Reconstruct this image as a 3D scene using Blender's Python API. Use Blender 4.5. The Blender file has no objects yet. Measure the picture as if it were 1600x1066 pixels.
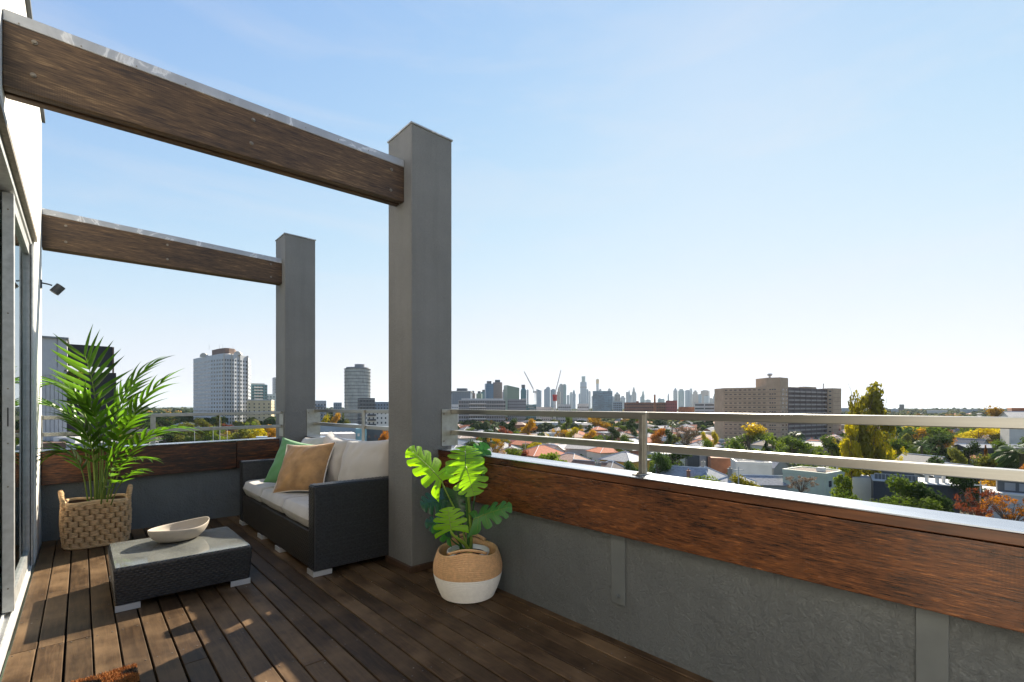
import bpy, math, random
from mathutils import Vector, Matrix, Euler
random.seed(7)
rad = math.radians
scene = bpy.context.scene
col = scene.collection
# ---------------------------------------------------------------- camera, sky, sun, exposure
H = 1.12                       # eye height above the deck
F = 743.0                      # focal length in photo pixels (1600 wide)
A = math.atan(673 / 743.0)     # heading, clockwise from +Y (the direction the deck boards run)
S, C = math.sin(A), math.cos(A)
cam = bpy.data.cameras.new('camera'); camo = bpy.data.objects.new('camera', cam); col.objects.link(camo)
camo.location = (0, 0, H); camo.rotation_euler = (rad(90), 0, -A)
cam.sensor_width = 36; cam.lens = F / 1600 * 36; cam.shift_y = (637 - 533) / 1600
cam.clip_start = 0.05; cam.clip_end = 60000
scene.camera = camo
SUN_AZ, SUN_EL = rad(66.1), rad(33.3)     # azimuth clockwise from +Y, elevation
world = bpy.data.worlds.new('World'); scene.world = world; world.use_nodes = True
wn = world.node_tree; bg = wn.nodes['Background']
sky = wn.nodes.new('ShaderNodeTexSky'); sky.sky_type = 'NISHITA'; sky.sun_disc = False
sky.sun_elevation = SUN_EL; sky.sun_rotation = SUN_AZ
sky.altitude = 0; sky.air_density = 1.0; sky.dust_density = 0.03; sky.ozone_density = 3.0
# the sky's brightest values roll off softly (as in the photograph's exposure), same everywhere round the horizon
sp_ = wn.nodes.new('ShaderNodeSeparateColor'); cb_ = wn.nodes.new('ShaderNodeCombineColor'); wn.links.new(sky.outputs[0], sp_.inputs[0])
def _m(op, a, b):
    n = wn.nodes.new('ShaderNodeMath'); n.operation = op
    for i, x in enumerate((a, b)):
        if isinstance(x, float): n.inputs[i].default_value = x
        else: wn.links.new(x, n.inputs[i])
    return n.outputs[0]
for i, (gain, top) in enumerate(((1.24, 3.90), (1.20, 3.96), (1.42, 4.25))):
    x = _m('MULTIPLY', sp_.outputs[i], gain)
    y = _m('POWER', _m('ADD', _m('POWER', _m('DIVIDE', x, top), 3.0), 1.0), -1/3)
    wn.links.new(_m('MULTIPLY', x, y), cb_.inputs[i])
# faint high cirrus all round the sky
tc_ = wn.nodes.new('ShaderNodeTexCoord'); mp_ = wn.nodes.new('ShaderNodeMapping'); mp_.inputs['Scale'].default_value = (1.2, 1.2, 7.0)
nz_ = wn.nodes.new('ShaderNodeTexNoise'); nz_.inputs['Scale'].default_value = 1.6; nz_.inputs['Detail'].default_value = 7; nz_.inputs['Roughness'].default_value = .6; nz_.inputs['Distortion'].default_value = .5
rp_ = wn.nodes.new('ShaderNodeValToRGB'); rp_.color_ramp.elements[0].position = .46; rp_.color_ramp.elements[1].position = .78; rp_.color_ramp.elements[1].color = (.30, .30, .30, 1)
mx_ = wn.nodes.new('ShaderNodeMix'); mx_.data_type = 'RGBA'; mx_.inputs[7].default_value = (3.65, 3.6, 3.75, 1)
wn.links.new(tc_.outputs['Generated'], mp_.inputs[0]); wn.links.new(mp_.outputs[0], nz_.inputs['Vector']); wn.links.new(nz_.outputs['Fac'], rp_.inputs[0])
wn.links.new(rp_.outputs[0], mx_.inputs[0]); wn.links.new(cb_.outputs[0], mx_.inputs[6]); wn.links.new(mx_.outputs[2], bg.inputs[0]); bg.inputs[1].default_value = 0.090
sl = bpy.data.lights.new('sun', 'SUN'); sl.energy = 5.0; sl.angle = rad(0.53); sl.color = (1.0, 0.90, 0.74)
so = bpy.data.objects.new('sun', sl); col.objects.link(so); so.location = (0, 0, 50)
sd = Vector((math.sin(SUN_AZ) * math.cos(SUN_EL), math.cos(SUN_AZ) * math.cos(SUN_EL), math.sin(SUN_EL)))
so.rotation_euler = sd.to_track_quat('Z', 'Y').to_euler()
scene.view_settings.view_transform = 'Standard'; scene.view_settings.look = 'None'
scene.view_settings.gamma = 1.0; scene.view_settings.use_curve_mapping = False
scene.view_settings.exposure = 1.36
GZ = -22.0                     # street level

# ---------------------------------------------------------------- helpers
def P(px, d, z=None, py=None):
    r = (px - 800) / F * d
    if py is not None: z = H - (py - 637) / F * d
    return Vector((S * d + C * r, C * d - S * r, z if z is not None else 0.0))

class MB:
    def __init__(s): s.v = []; s.f = []; s.m = []; s.mi = 0
    def add(s, vs, fs):
        b = len(s.v); s.v += [tuple(p) for p in vs]
        for f in fs: s.f.append([b + i for i in f]); s.m.append(s.mi)
        return s
    def box(s, x0, x1, y0, y1, z0, z1):
        return s.add([(x0,y0,z0),(x1,y0,z0),(x1,y1,z0),(x0,y1,z0),(x0,y0,z1),(x1,y0,z1),(x1,y1,z1),(x0,y1,z1)],
                     [(0,3,2,1),(4,5,6,7),(0,1,5,4),(1,2,6,5),(2,3,7,6),(3,0,4,7)])
    def hexa(s, pts):
        return s.add(pts, [(0,3,2,1),(4,5,6,7),(0,1,5,4),(1,2,6,5),(2,3,7,6),(3,0,4,7)])
    def obox(s, c, h, R):
        vs = [Vector(c) + R @ Vector((sx*h[0], sy*h[1], sz*h[2])) for sz in (-1,1) for sx,sy in ((-1,-1),(1,-1),(1,1),(-1,1))]
        return s.add(vs, [(0,3,2,1),(4,5,6,7),(0,1,5,4),(1,2,6,5),(2,3,7,6),(3,0,4,7)])
    def prism(s, poly, z0, z1, top=True, scale=1.0, cen=(0,0)):
        n = len(poly)
        vs = [(x,y,z0) for x,y in poly] + [(cen[0]+(x-cen[0])*scale, cen[1]+(y-cen[1])*scale, z1) for x,y in poly]
        fs = [(i,(i+1)%n,n+(i+1)%n,n+i) for i in range(n)]
        if top: fs += [tuple(range(n,2*n)), tuple(range(n-1,-1,-1))]
        return s.add(vs, fs)
    def cyl(s, c, r, h, n=12, r2=None):
        if r2 is None: r2 = r
        vs = [(c[0]+r*math.cos(2*math.pi*i/n), c[1]+r*math.sin(2*math.pi*i/n), c[2]) for i in range(n)]
        vs += [(c[0]+r2*math.cos(2*math.pi*i/n), c[1]+r2*math.sin(2*math.pi*i/n), c[2]+h) for i in range(n)]
        return s.add(vs, [(i,(i+1)%n,n+(i+1)%n,n+i) for i in range(n)] + [tuple(range(n,2*n)), tuple(range(n-1,-1,-1))])
    def tube(s, pts, rs, n=6, sq=1.0):
        pts = [Vector(p) for p in pts]; vs = []; m = len(pts)
        if not isinstance(rs, (list,tuple)): rs = [rs]*m
        up = Vector((0,0,1))
        for i,p in enumerate(pts):
            t = (pts[min(i+1,m-1)] - pts[max(i-1,0)]).normalized()
            a = t.cross(up)
            if a.length < 0.05: a = t.cross(Vector((1,0,0)))
            a.normalize(); b = t.cross(a).normalized()
            for k in range(n):
                an = 2*math.pi*k/n
                vs.append(p + a*math.cos(an)*rs[i] + b*math.sin(an)*rs[i]*sq)
        fs = [(i*n+k, i*n+(k+1)%n, (i+1)*n+(k+1)%n, (i+1)*n+k) for i in range(m-1) for k in range(n)]
        fs += [tuple(range(n-1,-1,-1)), tuple(range((m-1)*n, m*n))]
        return s.add(vs, fs)
    def lathe(s, prof, n=32, c=(0,0), sx=1, sy=1, close=False):
        vs = []
        for r,z in prof:
            for k in range(n):
                an = 2*math.pi*k/n; vs.append((c[0]+r*math.cos(an)*sx, c[1]+r*math.sin(an)*sy, z))
        fs = [(i*n+k, i*n+(k+1)%n, (i+1)*n+(k+1)%n, (i+1)*n+k) for i in range(len(prof)-1) for k in range(n)]
        return s.add(vs, fs)
    def mesh(s, name, mats, smooth=False):
        me = bpy.data.meshes.new(name); me.from_pydata(s.v, [], s.f)
        for m in (mats if isinstance(mats,(list,tuple)) else [mats]): me.materials.append(m)
        if any(s.m): me.polygons.foreach_set('material_index', s.m)
        if smooth: me.polygons.foreach_set('use_smooth', [True]*len(s.f))
        me.update(); return me
    def build(s, name, mats, parent=None, loc=None, smooth=False, bev=0, rotz=0, seg=2):
        o = bpy.data.objects.new(name, s.mesh(name, mats, smooth)); col.objects.link(o)
        if parent is not None: o.parent = parent
        if loc is not None: o.location = loc
        if rotz: o.rotation_euler.z = rotz
        if bev:
            b = o.modifiers.new('b', 'BEVEL'); b.width = bev; b.segments = seg; b.limit_method = 'ANGLE'; b.angle_limit = rad(35)
        return o

def tag(o, label, cat, group=None):
    o['label'] = label; o['category'] = cat
    if group: o['group'] = group
    return o
def thing(name, label, cat, loc=(0,0,0), rotz=0, group=None):
    o = bpy.data.objects.new(name, None); col.objects.link(o); o.empty_display_size = .2
    o.location = loc; o.rotation_euler.z = rotz
    return tag(o, label, cat, group)
def struct(o): o['kind'] = 'structure'; return o
def stuff(o): o['kind'] = 'stuff'; return o
def inst(me, name, parent=None, loc=None, rotz=0, scale=None, mat=None):
    o = bpy.data.objects.new(name, me); col.objects.link(o)
    if parent is not None: o.parent = parent
    if loc is not None: o.location = loc
    if rotz: o.rotation_euler.z = rotz
    if scale: o.scale = scale
    if mat is not None:
        o.material_slots[0].link = 'OBJECT'; o.material_slots[0].material = mat
    return o

# ---------------------------------------------------------------- materials
def lin(c):   # sRGB 0-255 -> linear
    return tuple(((x/255)/12.92 if x/255 <= .04045 else ((x/255+.055)/1.055)**2.4) for x in c)
def newmat(name):
    m = bpy.data.materials.new(name); m.use_nodes = True
    nt = m.node_tree; nt.nodes.clear()
    out = nt.nodes.new('ShaderNodeOutputMaterial'); b = nt.nodes.new('ShaderNodeBsdfPrincipled')
    nt.links.new(b.outputs[0], out.inputs[0])
    return m, nt, b, out
def coords(nt, stretch=(1,1,1), rnd=True):
    tc = nt.nodes.new('ShaderNodeTexCoord'); mp = nt.nodes.new('ShaderNodeMapping')
    mp.inputs['Scale'].default_value = stretch
    nt.links.new(tc.outputs['Object'], mp.inputs['Vector'])
    if rnd:
        oi = nt.nodes.new('ShaderNodeObjectInfo'); mu = nt.nodes.new('ShaderNodeMath'); mu.operation = 'MULTIPLY'; mu.inputs[1].default_value = 37.0
        nt.links.new(oi.outputs['Random'], mu.inputs[0]); nt.links.new(mu.outputs[0], mp.inputs['Location'])
    return mp.outputs[0]
def noise(nt, vec, scale, detail=4, rough=.55, dist=0):
    n = nt.nodes.new('ShaderNodeTexNoise'); n.inputs['Scale'].default_value = scale; n.inputs['Detail'].default_value = detail
    n.inputs['Roughness'].default_value = rough; n.inputs['Distortion'].default_value = dist
    nt.links.new(vec, n.inputs['Vector']); return n.outputs['Fac']
def ramp(nt, fac, stops):
    r = nt.nodes.new('ShaderNodeValToRGB'); e = r.color_ramp.elements
    while len(e) < len(stops): e.new(.5)
    for el,(p,c) in zip(e, stops): el.position = p; el.color = (*c, 1)
    nt.links.new(fac, r.inputs[0]); return r.outputs[0]
def bump(nt, b, h, strength, dist=0.01):
    bp = nt.nodes.new('ShaderNodeBump'); bp.inputs['Strength'].default_value = strength; bp.inputs['Distance'].default_value = dist
    nt.links.new(h, bp.inputs['Height']); nt.links.new(bp.outputs[0], b.inputs['Normal']); return bp
def mixc(nt, fac, a, b, mode='MIX'):
    m = nt.nodes.new('ShaderNodeMix'); m.data_type = 'RGBA'; m.blend_type = mode
    if isinstance(fac, float): m.inputs[0].default_value = fac
    else: nt.links.new(fac, m.inputs[0])
    for i,x in ((6,a),(7,b)):
        if isinstance(x, tuple): m.inputs[i].default_value = (*x, 1)
        else: nt.links.new(x, m.inputs[i])
    return m.outputs[2]
def mth(nt, op, a, b=None):
    m = nt.nodes.new('ShaderNodeMath'); m.operation = op
    for i,x in enumerate((a,b)):
        if x is None: continue
        if isinstance(x,(int,float)): m.inputs[i].default_value = x
        else: nt.links.new(x, m.inputs[i])
    return m.outputs[0]
def sc(c, k): return tuple(max(0,min(1,x*k)) for x in c)
def simple(name, c, rough=.6, var=.25, scale=6, metal=0, bmp=0, bscale=40, stretch=(1,1,1), bdist=.01, spec=None, rnd=True, objvar=0):
    m, nt, b, out = newmat(name); v = coords(nt, stretch, rnd)
    cc = ramp(nt, noise(nt, v, scale, 5), [(.3, sc(c, 1-var)), (.7, sc(c, 1+var))])
    if objvar:
        oi = nt.nodes.new('ShaderNodeObjectInfo'); hs = nt.nodes.new('ShaderNodeHueSaturation')
        nt.links.new(cc, hs.inputs['Color'])
        nt.links.new(mth(nt,'ADD', mth(nt,'MULTIPLY',oi.outputs['Random'],2*objvar), 1-objvar), hs.inputs['Value'])
        cc = hs.outputs[0]
    nt.links.new(cc, b.inputs['Base Color']); b.inputs['Roughness'].default_value = rough; b.inputs['Metallic'].default_value = metal
    if spec is not None: b.inputs['Specular IOR Level'].default_value = spec
    if bmp: bump(nt, b, noise(nt, v, bscale, 6, .6), bmp, bdist)
    return m

def m_deck():
    m, nt, b, out = newmat('deck_timber')
    v = coords(nt, (1,.09,1)); vr = coords(nt, (1,1,1))
    g = noise(nt, v, 60, 6, .6, .6)
    c = ramp(nt, g, [(.3,(.034,.019,.009)),(.5,(.056,.032,.015)),(.72,(.092,.053,.025))])
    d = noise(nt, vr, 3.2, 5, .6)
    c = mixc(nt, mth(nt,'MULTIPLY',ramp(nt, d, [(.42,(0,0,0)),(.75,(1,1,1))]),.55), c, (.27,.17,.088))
    sp = nt.nodes.new('ShaderNodeTexVoronoi'); sp.inputs['Scale'].default_value = 9; nt.links.new(vr, sp.inputs['Vector'])
    fl = mth(nt,'LESS_THAN', sp.outputs['Distance'], .035)
    c = mixc(nt, mth(nt,'MULTIPLY',fl,.6), c, (.45,.38,.3))
    oi = nt.nodes.new('ShaderNodeObjectInfo'); hs = nt.nodes.new('ShaderNodeHueSaturation'); nt.links.new(c, hs.inputs['Color'])
    nt.links.new(mth(nt,'ADD', mth(nt,'MULTIPLY',oi.outputs['Random'],.5),.75), hs.inputs['Value'])
    nt.links.new(hs.outputs[0], b.inputs['Base Color'])
    b.inputs['Specular IOR Level'].default_value = .22
    nt.links.new(mth(nt,'ADD', mth(nt,'MULTIPLY',d,.35),.34), b.inputs['Roughness'])
    bump(nt, b, mth(nt,'ADD', g, mth(nt,'MULTIPLY', noise(nt, vr, 300, 2), .25)), .25, .002)
    return m
def m_wood(name, cols, axis='Y', rough=(.3,.5), saw=False, s=28):
    st = {'Y':(1,.075,1),'X':(.075,1,1)}[axis]
    m, nt, b, out = newmat(name)
    v = coords(nt, st); vr = coords(nt, (1,1,1))
    g = noise(nt, v, s*1.7, 5, .65, .2); g2 = noise(nt, v, s*.6, 5, .7)
    st2 = {'Y':(1,.35,1),'X':(.35,1,1)}[axis]
    big = noise(nt, coords(nt, st2), 5, 5, .6, .5)
    fac = mth(nt,'ADD', mth(nt,'MULTIPLY',g,.44), mth(nt,'ADD', mth(nt,'MULTIPLY',g2,.32), mth(nt,'MULTIPLY',big,.24)))
    n = len(cols)
    c = ramp(nt, fac, [(.40+.21*i/(n-1), k) for i,k in enumerate(cols)])
    if saw:
        w = nt.nodes.new('ShaderNodeTexWave'); w.inputs['Scale'].default_value = 38; w.inputs['Distortion'].default_value = 1.5
        w.bands_direction = axis; nt.links.new(vr, w.inputs['Vector'])
        pt = ramp(nt, noise(nt, vr, 2.2, 3), [(.5,(0,0,0)),(.66,(1,1,1))])
        c = mixc(nt, mth(nt,'MULTIPLY', mth(nt,'MULTIPLY', w.outputs['Fac'], pt), .32), c, sc(cols[0],.8))
    nt.links.new(c, b.inputs['Base Color'])
    nt.links.new(mth(nt,'ADD', mth(nt,'MULTIPLY',big,rough[1]-rough[0]),rough[0]), b.inputs['Roughness'])
    bump(nt, b, fac, .5, .004)
    return m
def m_render(name, c, rough=.75, strength=.6, coarse=6):
    m, nt, b, out = newmat(name); v = coords(nt, (1,1,1), False)
    n1 = noise(nt, v, coarse, 6, .62, .4); n2 = noise(nt, v, 90, 4, .6); vo = nt.nodes.new('ShaderNodeTexVoronoi'); vo.inputs['Scale'].default_value = 22
    vo.feature = 'SMOOTH_F1'; nt.links.new(noise(nt, v, 4, 3), vo.inputs['Vector'])
    hgt = mth(nt,'ADD', mth(nt,'MULTIPLY',n1,1.6), mth(nt,'MULTIPLY', noise(nt, v, 42, 6, .75, 1.2), .75))
    hgt = mth(nt,'ADD', hgt, mth(nt,'MULTIPLY', n2, .22))
    cc = ramp(nt, noise(nt, v, 1.3, 5, .6), [(.3, sc(c,.84)),(.7, sc(c,1.13))])
    cc = mixc(nt, mth(nt,'MULTIPLY', ramp(nt, noise(nt, coords(nt,(1,1,.07),False), 9, 5, .65), [(.48,(0,0,0)),(.75,(1,1,1))]), .35), cc, sc(c,.62))
    cc = mixc(nt, mth(nt,'MULTIPLY', ramp(nt, noise(nt, v, 60, 3, .7), [(.55,(0,0,0)),(.75,(1,1,1))]), .25), cc, sc(c,1.5))
    nt.links.new(cc, b.inputs['Base Color']); b.inputs['Roughness'].default_value = rough
    bump(nt, b, hgt, strength, .012); return m
def m_metal(name, c, rough=.3, metal=1, streak=False, axis=(1,.02,1)):
    m, nt, b, out = newmat(name); v = coords(nt, axis if streak else (1,1,1), True)
    n = noise(nt, v, 25, 5, .6)
    nt.links.new(ramp(nt, n, [(.3, sc(c,.8)),(.7, sc(c,1.12))]), b.inputs['Base Color']); b.inputs['Metallic'].default_value = metal
    nt.links.new(mth(nt,'ADD', mth(nt,'MULTIPLY',n,.25),rough-.12), b.inputs['Roughness'])
    return m
def m_flash():
    m, nt, b, out = newmat('weathered_flashing'); v = coords(nt)
    n = noise(nt, v, 3.5, 6, .6, 2.5)
    c = ramp(nt, n, [(.42,(.36,.37,.38)),(.56,(.42,.43,.44)),(.60,(.68,.68,.67)),(.68,(.42,.41,.40))])
    nt.links.new(c, b.inputs['Base Color']); b.inputs['Metallic'].default_value = .35; b.inputs['Roughness'].default_value = .45
    bump(nt, b, n, .3, .004); return m
def m_wicker(name, c):
    # flat synthetic rattan: rows of short over-and-under strands
    m, nt, b, out = newmat(name)
    tc = nt.nodes.new('ShaderNodeTexCoord'); sx = nt.nodes.new('ShaderNodeSeparateXYZ'); nt.links.new(tc.outputs['Object'], sx.inputs[0])
    ge = nt.nodes.new('ShaderNodeNewGeometry'); sn = nt.nodes.new('ShaderNodeSeparateXYZ'); nt.links.new(ge.outputs['Normal'], sn.inputs[0])
    top = mth(nt,'GREATER_THAN', mth(nt,'ABSOLUTE', sn.outputs[2]), .7)
    u = mth(nt,'ADD', sx.outputs[0], mth(nt,'MULTIPLY', sx.outputs[1], mth(nt,'SUBTRACT', 1, top)))
    w = mth(nt,'ADD', mth(nt,'MULTIPLY', sx.outputs[2], mth(nt,'SUBTRACT',1,top)), mth(nt,'MULTIPLY', sx.outputs[1], top))
    cb = nt.nodes.new('ShaderNodeCombineXYZ'); nt.links.new(u, cb.inputs[0]); nt.links.new(w, cb.inputs[1])
    br = nt.nodes.new('ShaderNodeTexBrick'); br.inputs['Scale'].default_value = 1.0; br.inputs['Brick Width'].default_value = .022; br.inputs['Row Height'].default_value = .0095
    br.inputs['Mortar Size'].default_value = .0014; br.inputs['Mortar Smooth'].default_value = 1.0
    br.inputs['Color1'].default_value = (*sc(c,1.25),1); br.inputs['Color2'].default_value = (*sc(c,.8),1); br.inputs['Mortar'].default_value = (*sc(c,.2),1)
    nt.links.new(cb.outputs[0], br.inputs['Vector'])
    nt.links.new(br.outputs['Color'], b.inputs['Base Color']); b.inputs['Roughness'].default_value = .38
    # rounded strand: height follows a sine across each brick
    hx = mth(nt,'ABSOLUTE', mth(nt,'SINE', mth(nt,'MULTIPLY', w, math.pi/.0095)))
    hgt = mth(nt,'MULTIPLY', mth(nt,'SUBTRACT',1,br.outputs['Fac']), hx)
    bump(nt, b, hgt, .9, .004); return m
def m_fabric(name, c, rough=.9, var=.12, scale=4):
    m, nt, b, out = newmat(name); v = coords(nt)
    cc = ramp(nt, noise(nt, v, scale, 4), [(.3, sc(c,1-var)),(.7, sc(c,1+var))])
    wv = mth(nt,'ADD', noise(nt, coords(nt,(1,12,1)), 60, 2), noise(nt, coords(nt,(12,1,1)), 60, 2))
    nt.links.new(cc, b.inputs['Base Color']); b.inputs['Roughness'].default_value = rough
    b.inputs['Sheen Weight'].default_value = .3; bump(nt, b, wv, .25, .003); return m
def m_leaf(name, c, trans=.4, rough=.45, var=.3, scale=3, objvar=.12, spec=.4, mul=1.6):
    m, nt, b, out = newmat(name); v = coords(nt)
    cc = ramp(nt, noise(nt, v, scale, 4), [(.3, sc(c,1-var)),(.7, sc(c,1+var))])
    oi = nt.nodes.new('ShaderNodeObjectInfo'); hs = nt.nodes.new('ShaderNodeHueSaturation'); nt.links.new(cc, hs.inputs['Color'])
    nt.links.new(mth(nt,'ADD', mth(nt,'MULTIPLY',oi.outputs['Random'],2*objvar),1-objvar), hs.inputs['Value'])
    nt.links.new(hs.outputs[0], b.inputs['Base Color']); b.inputs['Roughness'].default_value = rough; b.inputs['Specular IOR Level'].default_value = spec
    tr = nt.nodes.new('ShaderNodeBsdfTranslucent'); ms = nt.nodes.new('ShaderNodeMixShader'); ms.inputs[0].default_value = trans
    h2 = nt.nodes.new('ShaderNodeHueSaturation'); h2.inputs['Value'].default_value = mul; h2.inputs['Saturation'].default_value = 1.1
    nt.links.new(hs.outputs[0], h2.inputs['Color']); nt.links.new(h2.outputs[0], tr.inputs[0])
    nt.links.new(b.outputs[0], ms.inputs[1]); nt.links.new(tr.outputs[0], ms.inputs[2]); nt.links.new(ms.outputs[0], out.inputs[0])
    return m
def m_glass(name, tint=(.8,.9,.88)):
    m, nt, b, out = newmat(name); nt.nodes.remove(b)
    gl = nt.nodes.new('ShaderNodeBsdfGlossy'); gl.inputs['Roughness'].default_value = 0.0; gl.inputs[0].default_value = (.9,.95,.95,1)
    tr = nt.nodes.new('ShaderNodeBsdfTransparent'); tr.inputs[0].default_value = (*tint,1)
    fr = nt.nodes.new('ShaderNodeFresnel'); fr.inputs[0].default_value = 1.9
    ms = nt.nodes.new('ShaderNodeMixShader'); nt.links.new(fr.outputs[0], ms.inputs[0])
    nt.links.new(tr.outputs[0], ms.inputs[1]); nt.links.new(gl.outputs[0], ms.inputs[2]); nt.links.new(ms.outputs[0], out.inputs[0]); return m
def m_facade(name, wall, glass, fh=3.6, bw=3.0, frac=.5, rough=.35):
    # far facades, too distant to tell panes apart
    m, nt, b, out = newmat(name)
    tc = nt.nodes.new('ShaderNodeTexCoord'); sx = nt.nodes.new('ShaderNodeSeparateXYZ'); nt.links.new(tc.outputs['Object'], sx.inputs[0])
    cb = nt.nodes.new('ShaderNodeCombineXYZ'); nt.links.new(mth(nt,'ADD',sx.outputs[0],sx.outputs[1]), cb.inputs[0]); nt.links.new(sx.outputs[2], cb.inputs[1])
    br = nt.nodes.new('ShaderNodeTexBrick'); br.offset = 0; br.inputs['Scale'].default_value = 1; br.inputs['Brick Width'].default_value = bw
    br.inputs['Row Height'].default_value = fh; br.inputs['Mortar Size'].default_value = fh*(1-frac)*.5; br.inputs['Mortar Smooth'].default_value = .1
    br.inputs['Color1'].default_value = (*sc(glass,.8),1); br.inputs['Color2'].default_value = (*sc(glass,1.3),1); br.inputs['Mortar'].default_value = (*wall,1)
    nt.links.new(cb.outputs[0], br.inputs['Vector'])
    big = noise(nt, coords(nt), .02, 3)
    nt.links.new(mixc(nt, .5, br.outputs['Color'], ramp(nt, big, [(.35,sc(wall,.8)),(.65,sc(glass,1.4))])), b.inputs['Base Color'])
    b.inputs['Roughness'].default_value = rough; return m
def m_roof(name, c, kind='tile'):
    m, nt, b, out = newmat(name); v = coords(nt, (1,1,1), False); vr = coords(nt)
    cc = ramp(nt, noise(nt, vr, 1.6, 6, .65), [(.28, sc(c,.62)),(.5,c),(.74, sc(c,1.3))])
    w = nt.nodes.new('ShaderNodeTexWave'); nt.links.new(v, w.inputs['Vector'])
    if kind == 'tile': w.bands_direction = 'Z'; w.inputs['Scale'].default_value = 2.2
    else: w.bands_direction = 'X'; w.inputs['Scale'].default_value = 1.6
    cc = mixc(nt, mth(nt,'MULTIPLY', ramp(nt, w.outputs['Fac'], [(.0,(1,1,1)),(.35,(0,0,0))]), .3), cc, sc(c,.45))
    oi = nt.nodes.new('ShaderNodeObjectInfo'); hs = nt.nodes.new('ShaderNodeHueSaturation'); nt.links.new(cc, hs.inputs['Color'])
    nt.links.new(mth(nt,'ADD', mth(nt,'MULTIPLY',oi.outputs['Random'],.5),.75), hs.inputs['Value'])
    nt.links.new(hs.outputs[0], b.inputs['Base Color']); b.inputs['Roughness'].default_value = .85 if kind=='tile' else .7; b.inputs['Specular IOR Level'].default_value = .25
    return m

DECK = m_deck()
FASC = m_wood('varnished_fascia', [(.010,.006,.004),(.055,.020,.009),(.115,.040,.014),(.165,.058,.019),(.34,.125,.034)], 'Y', (.16,.38), True, 190)
FASCX = m_wood('varnished_fascia_far', [(.008,.005,.004),(.035,.012,.006),(.13,.042,.012),(.30,.10,.028)], 'X', (.25,.55), True, 120)
CAPW = m_wood('varnished_cap', [(.03,.012,.006),(.09,.032,.012),(.15,.055,.02)], 'Y', (.2,.4))
BEAMW = m_wood('stained_beam', [(.022,.013,.008),(.058,.032,.016),(.105,.060,.028),(.22,.135,.065)], 'X', (.55,.75), True, 90)
SKIRT = m_wood('brown_skirting', [(.05,.028,.017),(.09,.05,.03)], 'Y', (.4,.6))
GREY = m_render('grey_render', (.136,.148,.150), .5, 1.2, 5)
COLM = m_render('grey_column_render', (.183,.184,.178), .85, .9, 2)
WHITEW = m_render('white_masonry', (.74,.73,.69), .8, .5, 4)
STRAP = simple('painted_strap', (.126,.138,.140), .6, .10, 8, spec=.25)
COPE = m_metal('galvanised_coping', (.38,.42,.49), .22, .9, True)
FLASH = m_flash()
STEEL = m_metal('brushed_stainless', (.38,.375,.35), .36, 1, True)
BOLT = simple('aged_bolt', (.22,.19,.15), .5, .3, 60, .6)
ALU = m_metal('silver_aluminium_frame', (.50,.51,.50), .42, .6)
ALUW = m_metal('pale_sill_track', (.75,.75,.73), .4, .4)
RUBBER = simple('black_rubber', (.02,.02,.02), .6)
GLASS = m_glass('door_glass')
WICK = m_wicker('black_wicker', (.022,.023,.025))
WICKD = m_wicker('espresso_wicker', (.030,.026,.023))
SILV = simple('silver_foot', (.62,.62,.62), .35, .05, 8, .4)
CUSH = m_fabric('light_grey_cushion', (.45,.42,.38))
GREENF = m_fabric('green_pillow_fabric', (.10,.27,.10), .85, .1)
TANF = m_fabric('tan_velvet', (.37,.205,.078), .75, .35, 9)
CREAMF = m_fabric('cream_piping', (.70,.64,.55))
STONE = simple('pale_stoneware', (.40,.345,.275), .7, .08, 14, 0, .1, 90)
ROPE = simple('tan_rope', (.66,.40,.20), .85, .15, 60, 0, .6, 160, bdist=.004)
ROPEW = simple('white_rope', (.90,.87,.80), .85, .05, 40, 0, .5, 160, bdist=.004)
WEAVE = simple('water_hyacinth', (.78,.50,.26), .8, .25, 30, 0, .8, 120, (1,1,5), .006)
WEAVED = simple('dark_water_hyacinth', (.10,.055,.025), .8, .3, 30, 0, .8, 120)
POT = simple('white_pot', (.72,.72,.70), .4, .04)
SOIL = simple('potting_soil', (.03,.02,.014), .9, .4, 60, 0, .6, 60)
COIR = simple('orange_coir', (.50,.20,.05), .95, .4, 90, 0, 1, 200, bdist=.01)
COIRD = simple('dark_coir', (.035,.025,.018), .95, .4, 90, 0, 1, 200, bdist=.01)
LAMPM = simple('charcoal_lamp', (.045,.05,.055), .5, .1)
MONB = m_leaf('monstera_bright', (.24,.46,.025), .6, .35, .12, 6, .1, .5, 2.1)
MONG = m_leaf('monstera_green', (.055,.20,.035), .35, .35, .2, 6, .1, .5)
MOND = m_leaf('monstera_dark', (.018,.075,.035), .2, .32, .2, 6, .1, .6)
PALML = m_leaf('palm_green', (.052,.105,.013), .5, .33, .35, 8, .5, .5, 2.5)
STEM = simple('palm_stem_green', (.20,.28,.06), .6, .25, 12, spec=.15)
STEMY = simple('monstera_stem_lime', (.24,.36,.04), .45, .2, 12)
STEMD = simple('monstera_stem_dark', (.04,.12,.03), .45, .2, 12)
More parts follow.
